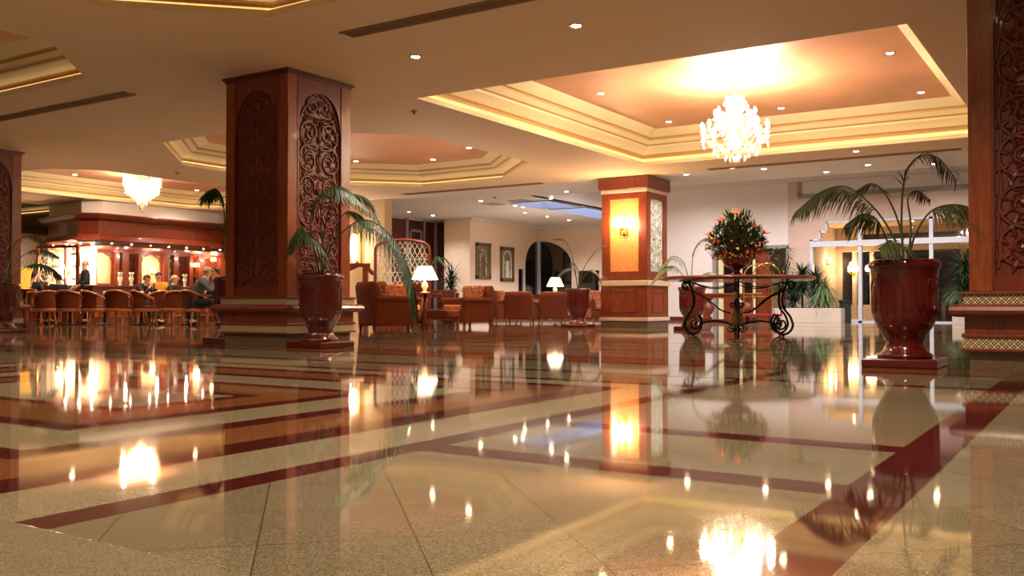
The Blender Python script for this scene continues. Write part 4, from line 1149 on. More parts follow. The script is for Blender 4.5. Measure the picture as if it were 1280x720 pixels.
for k in range(9):
    a = k*.7; e = .25+.2*random.random()
    frond(lm, sm, [(0,0,.15),(e*.4*cos(a),e*.4*sin(a),.55),(e*cos(a),e*sin(a),.72+.1*random.random()),(e*1.6*cos(a),e*1.6*sin(a),.55)], L=.16, n=12, start=.4)
for k in range(5): fm.ball((-.15+.1*random.random(), .0, .8+.06*random.random()), .035, 6)
sm.build('stems', 'stem', t); lm.build('foliage', 'leaf', t); fm.build('red_flowers', 'red_petal', t)
# post and arched rail at the beige wall beside the pillar
t = thing('timber_post', 'red wooden post and beam against the beige wall right of the carved pillar', 'post', spot(457, 21.3)+(0,), YAW)
b = MB(); b.box(-.06,.06,-.06,.06,0,1.35); b.build('post', 'wood_mid', t)
b = MB(); b.tube([(-.4,0,1.3),(-.15,0,1.42),(.0,0,1.38),(.18,0,1.2)], .05, 6); b.box(-.5,.1,-.05,.05,1.36,1.44); b.build('rail', 'wood_mid', t)
x_, y_ = spot(447, 22.0)
t = thing('wall_lantern', 'tall bright lantern on the beige wall peeping past the carved pillar', 'wall lamp', (col_on_y(447, 19.3), 19.3, 1.5))
b = MB(); b.box(-.12,.12,-.03,0,.1,1.0); b.build('back_plate', 'brass', t)
b = MB(); b.lathe([(.02,.15),(.09,.25),(.12,.55),(.1,.85),(.03,.95)], 12, (0,-.14,0)); b.build('glass', 'lamp_shade', t, smooth=True)
lamp('POINT', 'lantern_light', (0,-.3,.55), 9, (255,200,130), .03, t)

# ---------------------------------------------------------------- spiky plants
def yucca(loc, label, pot, h, R, n, leafkey, z0=0, pr_=.2, ph=.45, w=.016, droop=.22, cat='potted plant', name='spiky_plant', seed=3, zlo=.55):
    random.seed(seed)
    t = thing(name, label, cat, (loc[0], loc[1], z0))
    if pot:
        b = MB(); b.lathe([(pr_*.75,0),(pr_,ph),(pr_*1.05,ph),(pr_*.9,ph-.02)], 20); b.build('pot', pot, t)
    b = MB(); b.tube([(0,0,ph-.05 if pot else 0),(0,0,h*.8)], .03, 6); b.build('trunk', 'trunk', t)
    lm = MB()
    for k in range(n):
        a = random.uniform(0, 2*PI); e = random.uniform(-.1, 1.3); z = h*random.uniform(zlo,.85)
        leaflet(lm, (0,0,z), Vector((cos(a)*cos(e), sin(a)*cos(e), sin(e))), R*random.uniform(.75,1.1), w, droop, 4)
    lm.build('leaves', leafkey, t); return t
yucca(spot(564, 23.6), 'dark green spiky plant in a tall dark pot behind the gold armchair', 'pot_dark', 1.45, .5, 150, 'leaf_dark', ph=.8, pr_=.2, w=.022)
# pictures
def picture(y0, y1, z0, z1, label, arch_h):
    t = thing('framed_picture', label, 'picture', (-17.65, (y0+y1)/2, (z0+z1)/2)); hw, hh = (y1-y0)/2, (z1-z0)/2
    b = MB(); f_ = .12
    for a in ((-hw,-hw+f_,-hh,hh),(hw-f_,hw,-hh,hh),(-hw,hw,-hh,-hh+f_),(-hw,hw,hh-f_,hh)): b.box(.003,.05,a[0],a[1],a[2],a[3])
    b.build('frame', 'silver_frame', t, bevel=.008)
    b = MB(); b.box(.003,.02,-hw+f_,hw-f_,-hh+f_,hh-f_); b.build('print', 'engraving', t)
    b = MB(); W = (hw-f_)*.8
    b.tube([(.025,-W,-hh+f_),(.025,-W,hh*arch_h)]+[(.025,-W*cos(PI*i/12),hh*arch_h+W*(1.15 if arch_h < .4 else .8)*sin(PI*i/12)) for i in range(1,12)]+[(.025,W,hh*arch_h),(.025,W,-hh+f_)], .022, 5)
    for q in (-.35,.0,.3): b.tube([(.025,q*W,-hh+f_),(.025,q*W*.8,hh*.2)], .03, 5)
    b.build('arch_drawing', 'paper_white' if arch_h < .4 else 'silver_frame', t)
picture(25.25, 26.12, 1.36, 2.56, 'framed arch engraving on the cream wall, the left of two', .42)
picture(26.72, 27.58, 1.31, 2.5, 'framed arch engraving on the cream wall, the right of two', .3)
# lamp-glow ornament and dark box window are built as window_3; a small valance above
# ---------------------------------------------------------------- doorway, console, luggage cart, planters
m = MB(); m.box(-10.6, -8.0, 29.6, 29.7, 0, 2.6); struct(m, 'wall_back_recess', 'wall_beige')
m = MB(); m.box(-10.7, -10.45, 28.25, 29.6, 0, 2.6); m.box(-8.15, -7.95, 28.25, 29.6, 0, 2.6); m.box(-10.6, -8.0, 28.25, 29.7, 2.3, 2.6); struct(m, 'wall_recess_side', 'wall_beige')
m = MB()
m.box(-10.5,-10.4,27.96,28.3,0,2.24); m.box(-8.2,-8.12,27.96,28.3,0,2.24); m.box(-10.5,-8.12,27.96,28.3,2.2,2.3)
struct(m, 'trim_9', 'marble_grey')
m = MB()
for x0, x1 in ((-10.38,-10.22),(-9.72,-9.62),(-9.28,-9.2)): m.box(x0, x1, 28.15, 28.25, 0, 2.2)
m.box(-10.38,-9.2,28.15,28.25,.75,.85); m.box(-10.38,-9.2,28.15,28.25,2.12,2.2)
w6 = struct(m, 'window_7', 'frame_cream')
m = MB(); m.box(-10.22,-9.72,28.2,28.21,.85,2.12); m.box(-9.62,-9.28,28.2,28.21,.85,2.12); m.build('pane', 'night_pane', w6)
m = MB(); m.box(-10.38,-9.2,28.18,28.24,0,.75); m.build('sill_panel', 'wood_mid', w6)
m = MB(); m.box(-9.15,-8.75,28.16,28.22,0,2.15); m.box(-9.08,-8.82,28.13,28.16,.2,.95); m.box(-9.08,-8.82,28.13,28.16,1.1,2.0)
d1 = struct(m, 'door_1', 'wood_mid', bevel=.006)
m = MB(); m.tube([(-8.8,28.13,1.0),(-8.8,28.09,1.0),(-8.9,28.09,1.0)], .012, 6); m.build('handle', 'brass', d1)
t = thing('console_table', 'low wooden console with turned vase legs seen under the iron table', 'console table', spot(908, 26.0)+(0,), YAW)
b = MB(); b.box(-.95,.95,-.22,.22,.76,.82); b.box(-.88,.88,-.19,.19,.68,.76); b.build('top', 'wood_mid', t, bevel=.008)
for s in (-1, 1):
    b = MB(); b.lathe([(.14,.1),(.16,.13),(.1,.2),(.2,.34),(.22,.42),(.12,.56),(.1,.6),(.16,.64),(.18,.68)], 20, (s*.55,0,0)); b.build('leg', 'wood_mid', t, smooth=True)
b = MB(); b.box(-.85,.85,-.18,.18,0,.1); b.build('plinth', 'wood_dark', t)
t = thing('luggage_cart', 'brass hooped luggage cart behind the iron table', 'luggage cart', spot(953, 24.6)+(0,), YAW+.2)
b = MB(); b.box(-.42,.42,-.28,.28,.2,.26); b.build('deck', 'red_cloth', t, bevel=.01)
for s in (-1, 1):
    b = MB(); b.tube([(-.4,s*.26,.25),(-.4,s*.26,1.2)]+[(-.4*cos(PI*i/14),s*.26,1.2+.38*sin(PI*i/14)) for i in range(1,14)]+[(.4,s*.26,1.2),(.4,s*.26,.25)], .018, 6); b.build('hoop', 'brass', t, smooth=True)
b = MB(); b.tube([(0,-.26,1.58),(0,.26,1.58)], .016, 6); b.tube([(-.4,-.26,.72),(.4,-.26,.72)], .01, 6); b.tube([(-.4,.26,.72),(.4,.26,.72)], .01, 6)
for q in (-.2,0,.2): b.tube([(q,-.26,.26),(q,-.26,.72)], .008, 5)
b.build('rails', 'brass', t)
for sx in (-1,1):
    for sy in (-1,1):
        b = MB(); b.rings([[(sx*.34+.02*q, sy*.22+.09*cos(2*PI*i/14), .1+.09*sin(2*PI*i/14)) for i in range(14)] for q in (-1,1)], cap=True); b.tube([(sx*.34,sy*.22,.1),(sx*.34,sy*.22,.2)], .012, 5); b.build('wheel', 'pot_dark', t)
def planter(x0, x1, y0, y1, label):
    t = thing('marble_planter', label, 'planter', ((x0+x1)/2, (y0+y1)/2, 0)); a, c_ = (x1-x0)/2, (y1-y0)/2
    b = MB(); b.box(-a,a,-c_,c_,0,.41); b.build('box', 'marble_white', t, bevel=.008)
    b = MB(); b.box(-a+.05,a-.05,-c_+.05,c_-.05,.40,.425); b.build('soil', 'soil', t); return t
PY = 26.2
pxa, pxb = col_on_y(964, PY), col_on_y(1051, PY)
planter(pxa, pxb, PY, PY+.8, 'long white marble planter of spiky plants left of the entrance')
planter(col_on_y(1190, PY), col_on_y(1190, PY)+1.6, PY, PY+.8, 'white marble planter right of the entrance, behind the right pillar')
def onp(px, yy=PY+.4): return (col_on_y(px, yy), yy)
yucca(onp(1003), 'bright green spiky plant in the middle of the left marble planter', None, 1.2, .48, 420, 'leaf', z0=.42, w=.024, seed=8, zlo=.3)
yucca(onp(1030), 'grassy pale green clump at the right end of the left marble planter', None, .7, .66, 520, 'leaf_pale', z0=.42, w=.013, droop=.42, seed=9, zlo=.1)
yucca(onp(1020, PY+.55), 'dark green bushy plant behind the grassy clump in the left planter', None, 1.0, .55, 480, 'leaf_dark', z0=.42, w=.022, seed=10, zlo=.1)
yucca(onp(992), 'low dark green plant in the left planter behind the iron table top', None, .7, .5, 420, 'leaf_dark', z0=.42, w=.022, seed=12, zlo=.05)
yucca(onp(1207), 'green leafy plant in the marble planter beside the right pillar', None, 1.35, .7, 480, 'leaf', z0=.42, w=.02, seed=13, zlo=.1)
yucca(onp(1196, PY+.3), 'pale grassy plant low in the marble planter beside the right pillar', None, .5, .5, 300, 'leaf_pale', z0=.42, w=.012, droop=.4, seed=14)
# tall variegated plant with yellow trails
x_, y_ = onp(976)
t = thing('tall_plant', 'tall variegated plant with pale blossoms rising above the left marble planter', 'plant', (x_, y_, .42))
random.seed(21); lm, pm, sm, ym = MB(), MB(), MB(), MB()
for k in range(7):
    a = 2*PI*k/7; e = .28; tip = (e*cos(a), e*sin(a), 1.2+.6*random.random())
    sm.tube([(0,0,0),(e*.3*cos(a),e*.3*sin(a),.8),tip], .016, 5)
    for q in range(16):
        z = .3+1.5*q/16; p = (e*cos(a)*q/16, e*sin(a)*q/16, z)
        for j in range(3):
            b_ = random.uniform(0, 2*PI); leaflet(lm if (q+j) % 3 else pm, p, Vector((cos(b_), sin(b_), .3)), .34, .022, .3, 3)
for k in range(22):
    ym.ball((.3+.05*random.random(), -.1+.1*random.random(), .5+.05*k+.0), .022, 5)
sm.build('stems', 'trunk', t); lm.build('leaves', 'leaf_dark', t); pm.build('pale_leaves', 'leaf_pale', t); ym.build('yellow_blossoms', 'yellow_petal', t)
for px, l in ((1056.5, 'dark waste bin post at the right end of the left marble planter'), (1184.5, 'dark waste bin post between the big urn and the right pillar')):
    x_, y_ = spot(px, 25.9)
    t = thing('waste_bin', l, 'bin', (x_, y_, 0), YAW)
    b = MB(); b.box(-.12,.12,-.12,.12,0,.56); b.build('body', 'bin_grey', t, bevel=.01)
    b = MB(); b.box(-.135,.135,-.135,.135,.56,.63); b.lathe([(.08,.63),(.07,.645),(.001,.645)], 16); b.build('lid', 'slot_dark', t, bevel=.006)
sconce((col_on_y(1068, 31.45), 31.4, 1.6), 0, 'glaring outside lamp beyond the glass entrance, the left of two', 3, sc=1.35)
sconce((col_on_y(1090, 31.45), 31.4, 1.6), 0, 'glaring outside lamp beyond the glass entrance, next to the big urn', 3, sc=1.35)
sconce((-7.57, 30.2, 1.85), PI/2, 'small added lamp in place of a chandelier reflection, left side of the entrance vestibule', .6)  # lamp added where a chandelier is only reflected
yucca((-6.2, 33.5), 'garden plant outside the left pane of the entrance', None, 1.6, .8, 160, 'leaf_olive', w=.03, seed=15)
yucca((-3.2, 33.0), 'garden plant outside the right pane of the entrance', None, 1.6, .8, 160, 'leaf_olive', w=.03, seed=16)
# brass vases of flowers low on the hall table
# ---------------------------------------------------------------- the bar
t = thing('bar_canopy', 'broad dark wooden canopy with a chamfered end hanging over the bar', 'bar canopy', (-23, 14.8, 0))
def coff(P, z0, z1, d0, d1, mb):
    a = offset(P, -d0); b = offset(P, -d1); mb.rings([[(x,y,z0) for x,y in a],[(x,y,z1) for x,y in b]], cap=True)
CP = [(-6.6,0.3),(-3.0,0.3),(-1.6,-.2),(-.75,-.2),(0,.45),(0,4.45),(-6.6,4.45)]
CP = [(-2.9,.5),(-.45,-.0),(0,.4),(0,7.05),(-2.9,7.05)]
b = MB(); coff(CP, 2.42, 2.80, -.12, -.12, b); b.build('fascia', 'wood_dark', t, bevel=.01)
b = MB(); coff(CP, 2.80, 2.84, -.08, -.02, b); coff(CP, 2.84, 2.93, 0.02, .1, b); coff(CP, 2.93, 2.98, .1, .1, b); b.build('cornice_moulding', 'wood_dark', t, bevel=.01)
b = MB(); coff(CP, 2.2, 2.26, -.05, 0.05, b); coff(CP, 2.26, 2.36, .06, -.02, b); coff(CP, 2.36, 2.42, -.05, -.1, b); b.build('lower_moulding', 'wood', t, bevel=.01)
b = MB()
b.box(-2.8,-.2,.6,7.0,2.12,2.2); b.build('soffit', 'wood', t)
for k, (x, y) in enumerate([(-.22,.9+.62*q) for q in range(9)]+[(-.9,.42),(-1.7,.52),(-2.5,.62)]):
    lk = MB(); lk.lathe([(.001,2.185),(.03,2.185),(.03,2.2),(.001,2.2)], 10, (x, y, 0)); lk.build('soffit_light', 'glow_down_small', t)
for q in range(6): lamp('POINT', 'bar_light', (-.9, .8+1.05*q, 2.0), 3.2, (255,190,110), .03, t)
lamp('POINT', 'bar_light', (-2.0, 1.1, 2.0), 3.2, (255,190,110), .03, t)
m = MB(); m.prism([(-25.8,15.45),(-23.6,15.05),(-23.2,15.4),(-23.2,21.98),(-25.8,21.98)], 2.98, H-.005); struct(m, 'trim_22', 'ceiling_white')
# bar counter
t = thing('bar_counter', 'dark wooden bar counter behind the row of tub chairs', 'bar counter', (-23.3, 15.1, 0))
b = MB(); b.box(-.35,.1,0,6.85,.98,1.04); b.build('worktop', 'wood_dark', t, bevel=.012)
b = MB(); b.box(-.25,0,.05,6.85,0,.98)
for k in range(10): b.box(0,.03,.12+.68*k,.12+.68*k+.55,.15,.85)
b.build('front', 'wood', t, bevel=.006)
b = MB(); b.tube([(.12,.1,.18),(.12,6.8,.18)], .02, 8); b.build('foot_rail', 'brass', t)
# panels behind the bar, standing on a dark dado, all on the plane x = XB
XB = -24.9
def Yb(px): return col_on_x(px, XB)
BP = thing('back_bar', 'red wooden wall of lit and scrollwork panels behind the bar counter', 'bar wall', (XB, Yb(97), 0))
y0_ = Yb(97)
m = MB(); m.box(-.2, 0, 0, 21.98-y0_, 0, 1.1); m.box(-.2, 0, 0, 21.98-y0_, 2.06, 2.12); m.build('dado', 'wood', BP)
for p0, p1 in ((97,102),(143,148),(152,160),(172,176),(204,209),(217,222),(236,240),(247,254),(274,282)):
    m = MB(); m.box(-.2, .04, Yb(p0)-y0_, Yb(p1)-y0_, 1.1, 2.06); m.build('post', 'wood_mid', BP)
m = MB(); m.box(-27.2, -27.0, 14.9, 21.98, 0, 2.6); struct(m, 'wall_bar_back', 'wall_cream')
m = MB(); m.box(-30, -27, 14.7, 14.9, 0, H); struct(m, 'wall_bar_side', 'stone_pink')
def bar_panel(p0, p1, label, kind):
    y0, y1 = Yb(p0), Yb(p1); w = y1-y0; lc = (-.1, (y0+y1)/2-y0_, 1.1)
    b = MB()
    bk = {'window': 'wall_beige', 'lattice': 'wall_beige', 'dark': 'wood_dark', 'shelf': 'wood_mid'}[kind]
    b.box(-.08, -.05, -w/2, w/2, 0, .96); t = b.build('panel', bk, BP, loc=lc); t['label'] = label
    b = MB(); f_ = .03
    for a in ((-w/2,-w/2+f_,0,.96),(w/2-f_,w/2,0,.96),(-w/2,w/2,0,f_),(-w/2,w/2,.96-f_,.96)): b.box(-.03,.03,a[0],a[1],a[2],a[3])
    b.build('frame', 'wood_mid', t)
    if kind == 'window':
        b = MB()
        for s in (-1, 1): b.tube([(.02,s*(w/2-.06),.02),(.02,s*(w/2-.06),.7),(.02,s*(w/2-.12),.85),(.02,s*(w/2-.3),.93)], .025, 6)
        b.build('arch_bead', 'wood', t)
    if kind in ('lattice', 'dark'):
        b = MB(); scrollwork(b, (.0,0,.03), Vector((0,1,0)), Vector((0,0,1)), w-.06, .9, .014, .3 if w < .5 else .45, n=4, seg=14)
        b.build('scrollwork', 'filigree' if kind == 'lattice' else 'cane', t)
    if kind == 'shelf':
        b = MB()
        for z in (.3,.6): b.box(-.06,.08,-w/2+.03,w/2-.03,z,z+.02)
        b.build('shelf', 'wood', t)
    return t
bar_panel(102,143,'wide glowing cream panel behind the standing person at the bar','window')
bar_panel(148,152,'narrow white scrollwork strip between the wide glowing panel and the darker panels','lattice')
bar_panel(160,172,'dark scrollwork panel behind the bar, left of the smaller lit panel','dark')
bar_panel(176,204,'smaller lit cream panel behind the person in yellow','window')
bar_panel(209,217,'bright white scrollwork strip in a red wooden post behind the bar','lattice')
bar_panel(222,236,'dark scrollwork panel behind the bar, right of the bright strip','dark')
bar_panel(240,247,'narrow red shelf bay with lights behind the bar','shelf')
bar_panel(254,274,'red lit shelf bay behind the bar beside the carved pillar','shelf')
for px, z, l, pw in ((113,1.62,'bright wall lamp on the wide glowing bar panel',9),(189,1.5,'wall lamp on the smaller lit bar panel',3.5),(264,1.95,'wall lamp in the red shelf bay beside the carved pillar',3),(243,1.75,'wall lamp in the narrow red shelf bay',2)):
    sconce((XB+.0, Yb(px), z), PI/2, l, pw, sc=(1.25 if pw > 4 else .8))
# scrollwork screen at the chamfered end of the bar
xa, ya = spot(47, 26.2); xb_, yb_ = spot(97, 25.8)
dv = Vector((xb_-xa, yb_-ya, 0)); wv_ = dv.length; rzv = atan2(dv.y, dv.x)
t = thing('scroll_screen', 'large white scrollwork screen at the left end of the bar', 'screen', ((xa+xb_)/2, (ya+yb_)/2, 0), rzv)
b = MB()
for a in ((-wv_/2-.03,-wv_/2+.03,0,2.15),(wv_/2-.05,wv_/2+.05,0,2.15),(-wv_/2,wv_/2,2.08,2.15),(-wv_/2,wv_/2,.98,1.04),(.24,.28,.98,2.15)): b.box(a[0],a[1],-.03,.03,a[2],a[3])
b.build('frame', 'wood_mid', t)
b = MB(); b.box(-wv_/2,wv_/2,-.02,.02,0,.98); b.build('lower_panel', 'wood_dark', t)
b = MB(); scrollwork(b, (-.17,0,1.05), Vector((1,0,0)), Vector((0,0,1)), wv_-.45, 1.03, .016, .5, n=4, seg=16)
scrollwork(b, (-.17,0,1.05), Vector((1,0,0)), Vector((0,0,1)), (wv_-.4)*.5, 1.03, .012, .34, n=4, seg=12)
scrollwork(b, (wv_/2-.14,0,1.05), Vector((1,0,0)), Vector((0,0,1)), .22, 1.03, .014, .34, n=4, seg=12)
b.build('scrollwork', 'filigree', t)
m = MB(); m.cbox((-.0,.55,1.3), (wv_+.3,.05,1.9)); 
o = struct(m, 'wall_screen_backing', 'wall_cream', loc=((xa+xb_)/2, (ya+yb_)/2, 0), rz=rzv)
o.location.z = -.1
for u, z, l in ((-.1,1.5,'glowing wall lamp seen through the left part of the white scrollwork screen'),(.42,1.35,'glowing wall lamp seen through the right part of the white scrollwork screen')):
    v = Vector(((xa+xb_)/2, (ya+yb_)/2, 0)) + dv.normalized()*u + Vector((-dv.y, dv.x, 0)).normalized()*.5
    sconce((v.x, v.y, z), rzv, l, 7, sc=1.5)
lattice_screen(spot(36, 27.4), YAW, .7, 2.55, 'wooden arched screen with white lattice left of the bar canopy')
# bottles and glasses on the bar
for k, (px, cl, l) in enumerate(((150,'filigree','tall white vase of sparkling glasses on the bar beside the wide glowing panel'),(164,'filigree','white glass jug on the bar before the dark scrollwork panel'),(231,'etched_glass','pale blue bottle on the bar before the right dark scrollwork panel'))):
    y = col_on_x(px, -23.45); t = thing('glass_vase', l, 'glassware', (-23.45, y, 1.04))
    b = MB(); b.lathe([(.05,0),(.055,.01),(.03,.04),(.05,.12),(.07,.22),(.05,.24)], 14); b.build('body', cl, t, smooth=True)
    b = MB()
    for q in range(6): b.lathe([(.012,.2),(.014,.3),(.03,.33),(.035,.38)], 8, (.035*cos(q), .035*sin(q), 0))
    b.build('glasses', 'crystal', t, smooth=True)

# ---------------------------------------------------------------- tub chairs and café tables
def make_tub(loc, rz, label, group=None):
    t = thing('tub_chair', label, 'chair', (loc[0], loc[1], 0), rz, group)
    R_ = .29
    def rail(a): return Vector((R_*1.04*sin(a), R_*.95*cos(a)+.02, .63+.2*max(0, cos(a*.72))**1.6))
    A = [(-1.95+3.9*i/24) for i in range(25)]
    b = MB(); b.tube([rail(a) for a in A], .026, 7); b.build('top_rail', 'chair_wood', t, smooth=True)
    b = MB(); rs = []
    for i in range(17):
        a = -1.15+2.3*i/16; p = rail(a); q = Vector((p.x*.94, (p.y-.02)*.94+.02, .42))
        rs.append([q, p-Vector((0,0,.015)), p*1-Vector((p.x*.06,p.y*.06,.015)), Vector((q.x*.93,q.y*.93,.42))])
    b.rings([list(r_) for r_ in rs], cap=True); b.build('back_panel', 'cane', t)
    b = MB(); b.lathe([(.02,.38),(.265,.38),(.28,.40),(.28,.44),(.26,.47),(.02,.485)], 24, (0,.0,0)); b.build('seat', 'cloth_brown', t, smooth=True)
    b = MB(); b.lathe([(.285,.34),(.295,.36),(.295,.40),(.28,.41)], 24, cap=False); b.build('seat_rail', 'chair_wood', t, solid=.01)
    for a, s in ((-2.55,1),(2.55,1),(-.62,0),(.62,0)):
        x, y = .25*sin(a), .25*cos(a)
        b = MB(); b.tube(bez([(x,y,.42),(x*1.05,y*1.05,.25),(x*(1.12 if s else 1.25),y*(1.1 if s else 1.3),0.01)], 4), [.024]*4+[.02]*3+[.016]*2, 6); b.build('leg', 'chair_wood', t, smooth=True)
    for s in (-1, 1):
        p = rail(s*1.95); b = MB(); b.tube([(p.x*.98,p.y,.42),(p.x,p.y-.01,.55),(p.x,p.y,p.z)], .018, 6); b.build('arm_post', 'chair_wood', t, smooth=True)
    return t
back = YAW+PI
tubs = [
 (57,22.6,back+.7,'tub chair at the left end of the row, turned toward the amber lamp'),
 (87,22.1,back+.05,'tub chair second from the left in the front row, back square to the camera'),
 (119,22.3,back-.6,'tub chair below the standing dark figure, angled in the front row'),
 (149,21.9,back+.0,'tub chair in the middle of the front row, back square to the camera'),
 (181,22.2,back-.75,'tub chair with a sloping rail right of the middle of the front row'),
 (201,23.1,back+.5,'tub chair standing slightly behind, below the person in yellow'),
 (222,22.7,back+.25,'tub chair below the white haired person'),
 (243,21.6,back-.5,'tub chair of the grey shirted man beside the carved pillar'),
 (103,24.3,YAW+.3,'tub chair beyond the café table at the left, facing the camera'),
 (168,24.4,YAW-.3,'tub chair beyond the front row, under the person in dark clothes'),
 (196,24.9,YAW+.2,'tub chair holding the person in yellow'),
 (216,24.6,YAW-.2,'tub chair holding the white haired person'),
 (73,24.4,YAW+.1,'tub chair beyond the front row at the left, near the scrollwork screen'),
 (44,24.0,back+.4,'tub chair beside the amber lamp, half behind it'),
]
T0 = None
for px, D, rz, l in tubs:
    if T0 is None: T0 = make_tub(spot(px, D), rz, l, 'tub chairs before the bar')
    else: dup(T0, spot(px, D), rz, l, 'tub chairs before the bar')
def cafe_table(px, D, label):
    x, y = spot(px, D); t = thing('cafe_table', label, 'table', (x, y, 0))
    b = MB(); b.lathe([(.01,.69),(.3,.69),(.31,.705),(.3,.72),(.01,.72)], 24); b.build('tabletop', 'wood_mid', t)
    b = MB(); b.tube([(0,0,.04),(0,0,.69)], .03, 8); b.build('pedestal', 'iron', t)
    b = MB(); b.lathe([(.22,0),(.22,.02),(.04,.05)], 20); b.build('base', 'iron', t)
    return x, y
for px, D, l in ((131,23.3,'small round table behind the middle tub chairs'),(177,23.4,'small round table behind the sloping rail tub chair'),(88,23.4,'small round table behind the left tub chairs'),(236,23.8,'small round table left of the grey shirted man')):
    x, y = cafe_table(px, D, l)
    t = thing('candle_glass', 'pale candle glass on the ' + l, 'candle holder', (x, y, .72))
    b = MB(); b.lathe([(.03,0),(.035,.01),(.04,.12),(.036,.12),(.03,.02)], 14); b.build('glass', 'filigree', t, smooth=True)
    b = MB(); b.lathe([(.02,.02),(.02,.08),(.004,.1)], 8); b.build('candle', 'glow_dim', t)
x, y = spot(31, 18.2)
t = side_table((x, y), 'dark tall stand under the amber lamp at the left', .2, .8)
t = thing('amber_lamp', 'amber yellow cylinder lamp glowing beside the left urn', 'table lamp', (x, y, .8))
b = MB(); b.lathe([(.13,0),(.13,.015),(.06,.03),(.05,.06)], 16); b.build('base', 'brass', t)
b = MB(); b.lathe([(.10,.05),(.085,.12),(.11,.3),(.14,.42)], 24, cap=False); b.build('shade', 'amber_shade', t, smooth=True, solid=.004)
lamp('POINT', 'lamp_light', (0,0,.25), 3, (255,190,90), .06, t)

# ---------------------------------------------------------------- people
def skin(name, verts, edges, radii, key, parent, root=0):
    bm = bmesh.new(); L = bm.verts.layers.skin.verify(); vs = []
    for v, r_ in zip(verts, radii):
        w_ = bm.verts.new(v); w_[L].radius = (r_, r_) if not isinstance(r_, tuple) else r_; vs.append(w_)
    vs[root][L].use_root = True
    for a, b in edges: bm.edges.new((vs[a], vs[b]))
    me = bpy.data.meshes.new(name); bm.to_mesh(me); bm.free(); me.materials.append(M[key])
    o = bpy.data.objects.new(name, me); C.objects.link(o); o.parent = parent
    md = o.modifiers.new('skin', 'SKIN'); md.use_smooth_shade = True
    md = o.modifiers.new('sub', 'SUBSURF'); md.levels = 1; md.render_levels = 1
    return o
def person(loc, rz, label, pose, top, bottom, hair, s=1.0, z=0, bald=False):
    t = thing('person', label, 'person', (loc[0], loc[1], z), rz); t.scale = (s, s, s)
    J = {
     'sit': dict(pel=(0,.04,.53), bel=(0,.05,.68), che=(0,.03,.9), neck=(0,-.01,1.07), head=(0,-.04,1.2), sh=(.185,.02,1.0), el=(.25,-.06,.76), wr=(.16,-.28,.74), hip=(.1,.0,.51), kn=(.13,-.42,.53), an=(.13,-.42,.1), toe=(.14,-.58,.04)),
     'lean': dict(pel=(0,.1,.53), bel=(0,.06,.7), che=(0,-.06,.92), neck=(0,-.16,1.07), head=(0,-.2,1.19), sh=(.19,-.06,1.0), el=(.22,-.3,.76), wr=(.06,-.36,1.0), hip=(.1,.06,.51), kn=(.14,-.34,.55), an=(.13,-.44,.1), toe=(.14,-.62,.04)),
     'stand': dict(pel=(0,.0,.93), bel=(0,.0,1.08), che=(0,.0,1.3), neck=(0,.0,1.48), head=(0,-.02,1.6), sh=(.19,.0,1.41), el=(.24,-.04,1.14), wr=(.2,-.22,1.02), hip=(.1,.0,.9), kn=(.11,-.02,.5), an=(.11,.02,.1), toe=(.13,-.13,.04)),
    }[pose]
    V = [J['pel'], J['bel'], J['che'], J['neck'], tuple(Vector(J['head'])-Vector((0,0,.03))), tuple(Vector(J['head'])+Vector((0,.01,.05)))]
    Rr = [.13, .125, .135, .055, .078, .085]; E = [(0,1),(1,2),(2,3),(3,4),(4,5)]
    for sx in (-1, 1):
        mir = lambda p: (p[0]*sx, p[1], p[2])
        i = len(V); V += [mir(J['sh']), mir(J['el']), mir(J['wr'])]; Rr += [.062, .045, .03]; E += [(2,i),(i,i+1),(i+1,i+2)]
        w_ = Vector(mir(J['wr'])); e_ = Vector(mir(J['el'])); d = (w_-e_).normalized()
        palm = w_+d*.06; V.append(tuple(palm)); Rr.append((.034,.02)); E.append((i+2, i+3)); pi_ = i+3
        side = d.cross(Vector((0,0,1))); side = side.normalized() if side.length > .1 else Vector((1,0,0))
        for q, L_ in ((-1.5,.05),(-.5,.065),(.5,.062),(1.5,.045)):
            a = palm+side*q*.02+d*.03; b_ = a+d*L_*.6+Vector((0,0,-.01)); c_ = b_+d*L_*.5+Vector((0,0,-.025))
            n = len(V); V += [tuple(a), tuple(b_), tuple(c_)]; Rr += [.0095,.009,.008]; E += [(pi_,n),(n,n+1),(n+1,n+2)]
        a = palm-d*.02+side*.035*sx; b_ = a+side*.02*sx+d*.035; n = len(V); V += [tuple(a), tuple(b_)]; Rr += [.011,.009]; E += [(pi_,n),(n,n+1)]
        i = len(V); V += [mir(J['hip']), mir(J['kn']), mir(J['an']), mir(J['toe'])]; Rr += [.09,.06,.042,.04]; E += [(0,i),(i,i+1),(i+1,i+2),(i+2,i+3)]
    skin('body', V, E, Rr, 'skin_tone', t)
    # face features and hair follow the head
    h = Vector(J['head'])
    b = MB(); b.tube([h+Vector((0,-.085,.045)), h+Vector((0,-.108,.01)), h+Vector((0,-.09,.0))], [.008,.014,.01], 6)
    for sx in (-1, 1): b.ball(h+Vector((sx*.084,.0,.02)), .02, 6, (.5,1,1.4))
    b.build('nose_and_ears', 'skin_tone', t, smooth=True)
    b = MB()
    for sx in (-1, 1): b.ball(h+Vector((sx*.032,-.082,.035)), .01, 6)
    b.tube([h+Vector((-.025,-.088,-.035)), h+Vector((0,-.094,-.037)), h+Vector((.025,-.088,-.035))], .004, 5)
    b.build('eyes_and_mouth', 'hair_dark', t)
    b = MB(); rs = []
    for k in range(8):
        ph = PI*.5*k/7; zz = .03+.085*sin(ph); rr = .09*cos(ph)+.004
        rs.append([h+Vector((rr*cos(2*PI*i/16)*.92, .022+rr*sin(2*PI*i/16)*1.02, zz)) for i in range(16)])
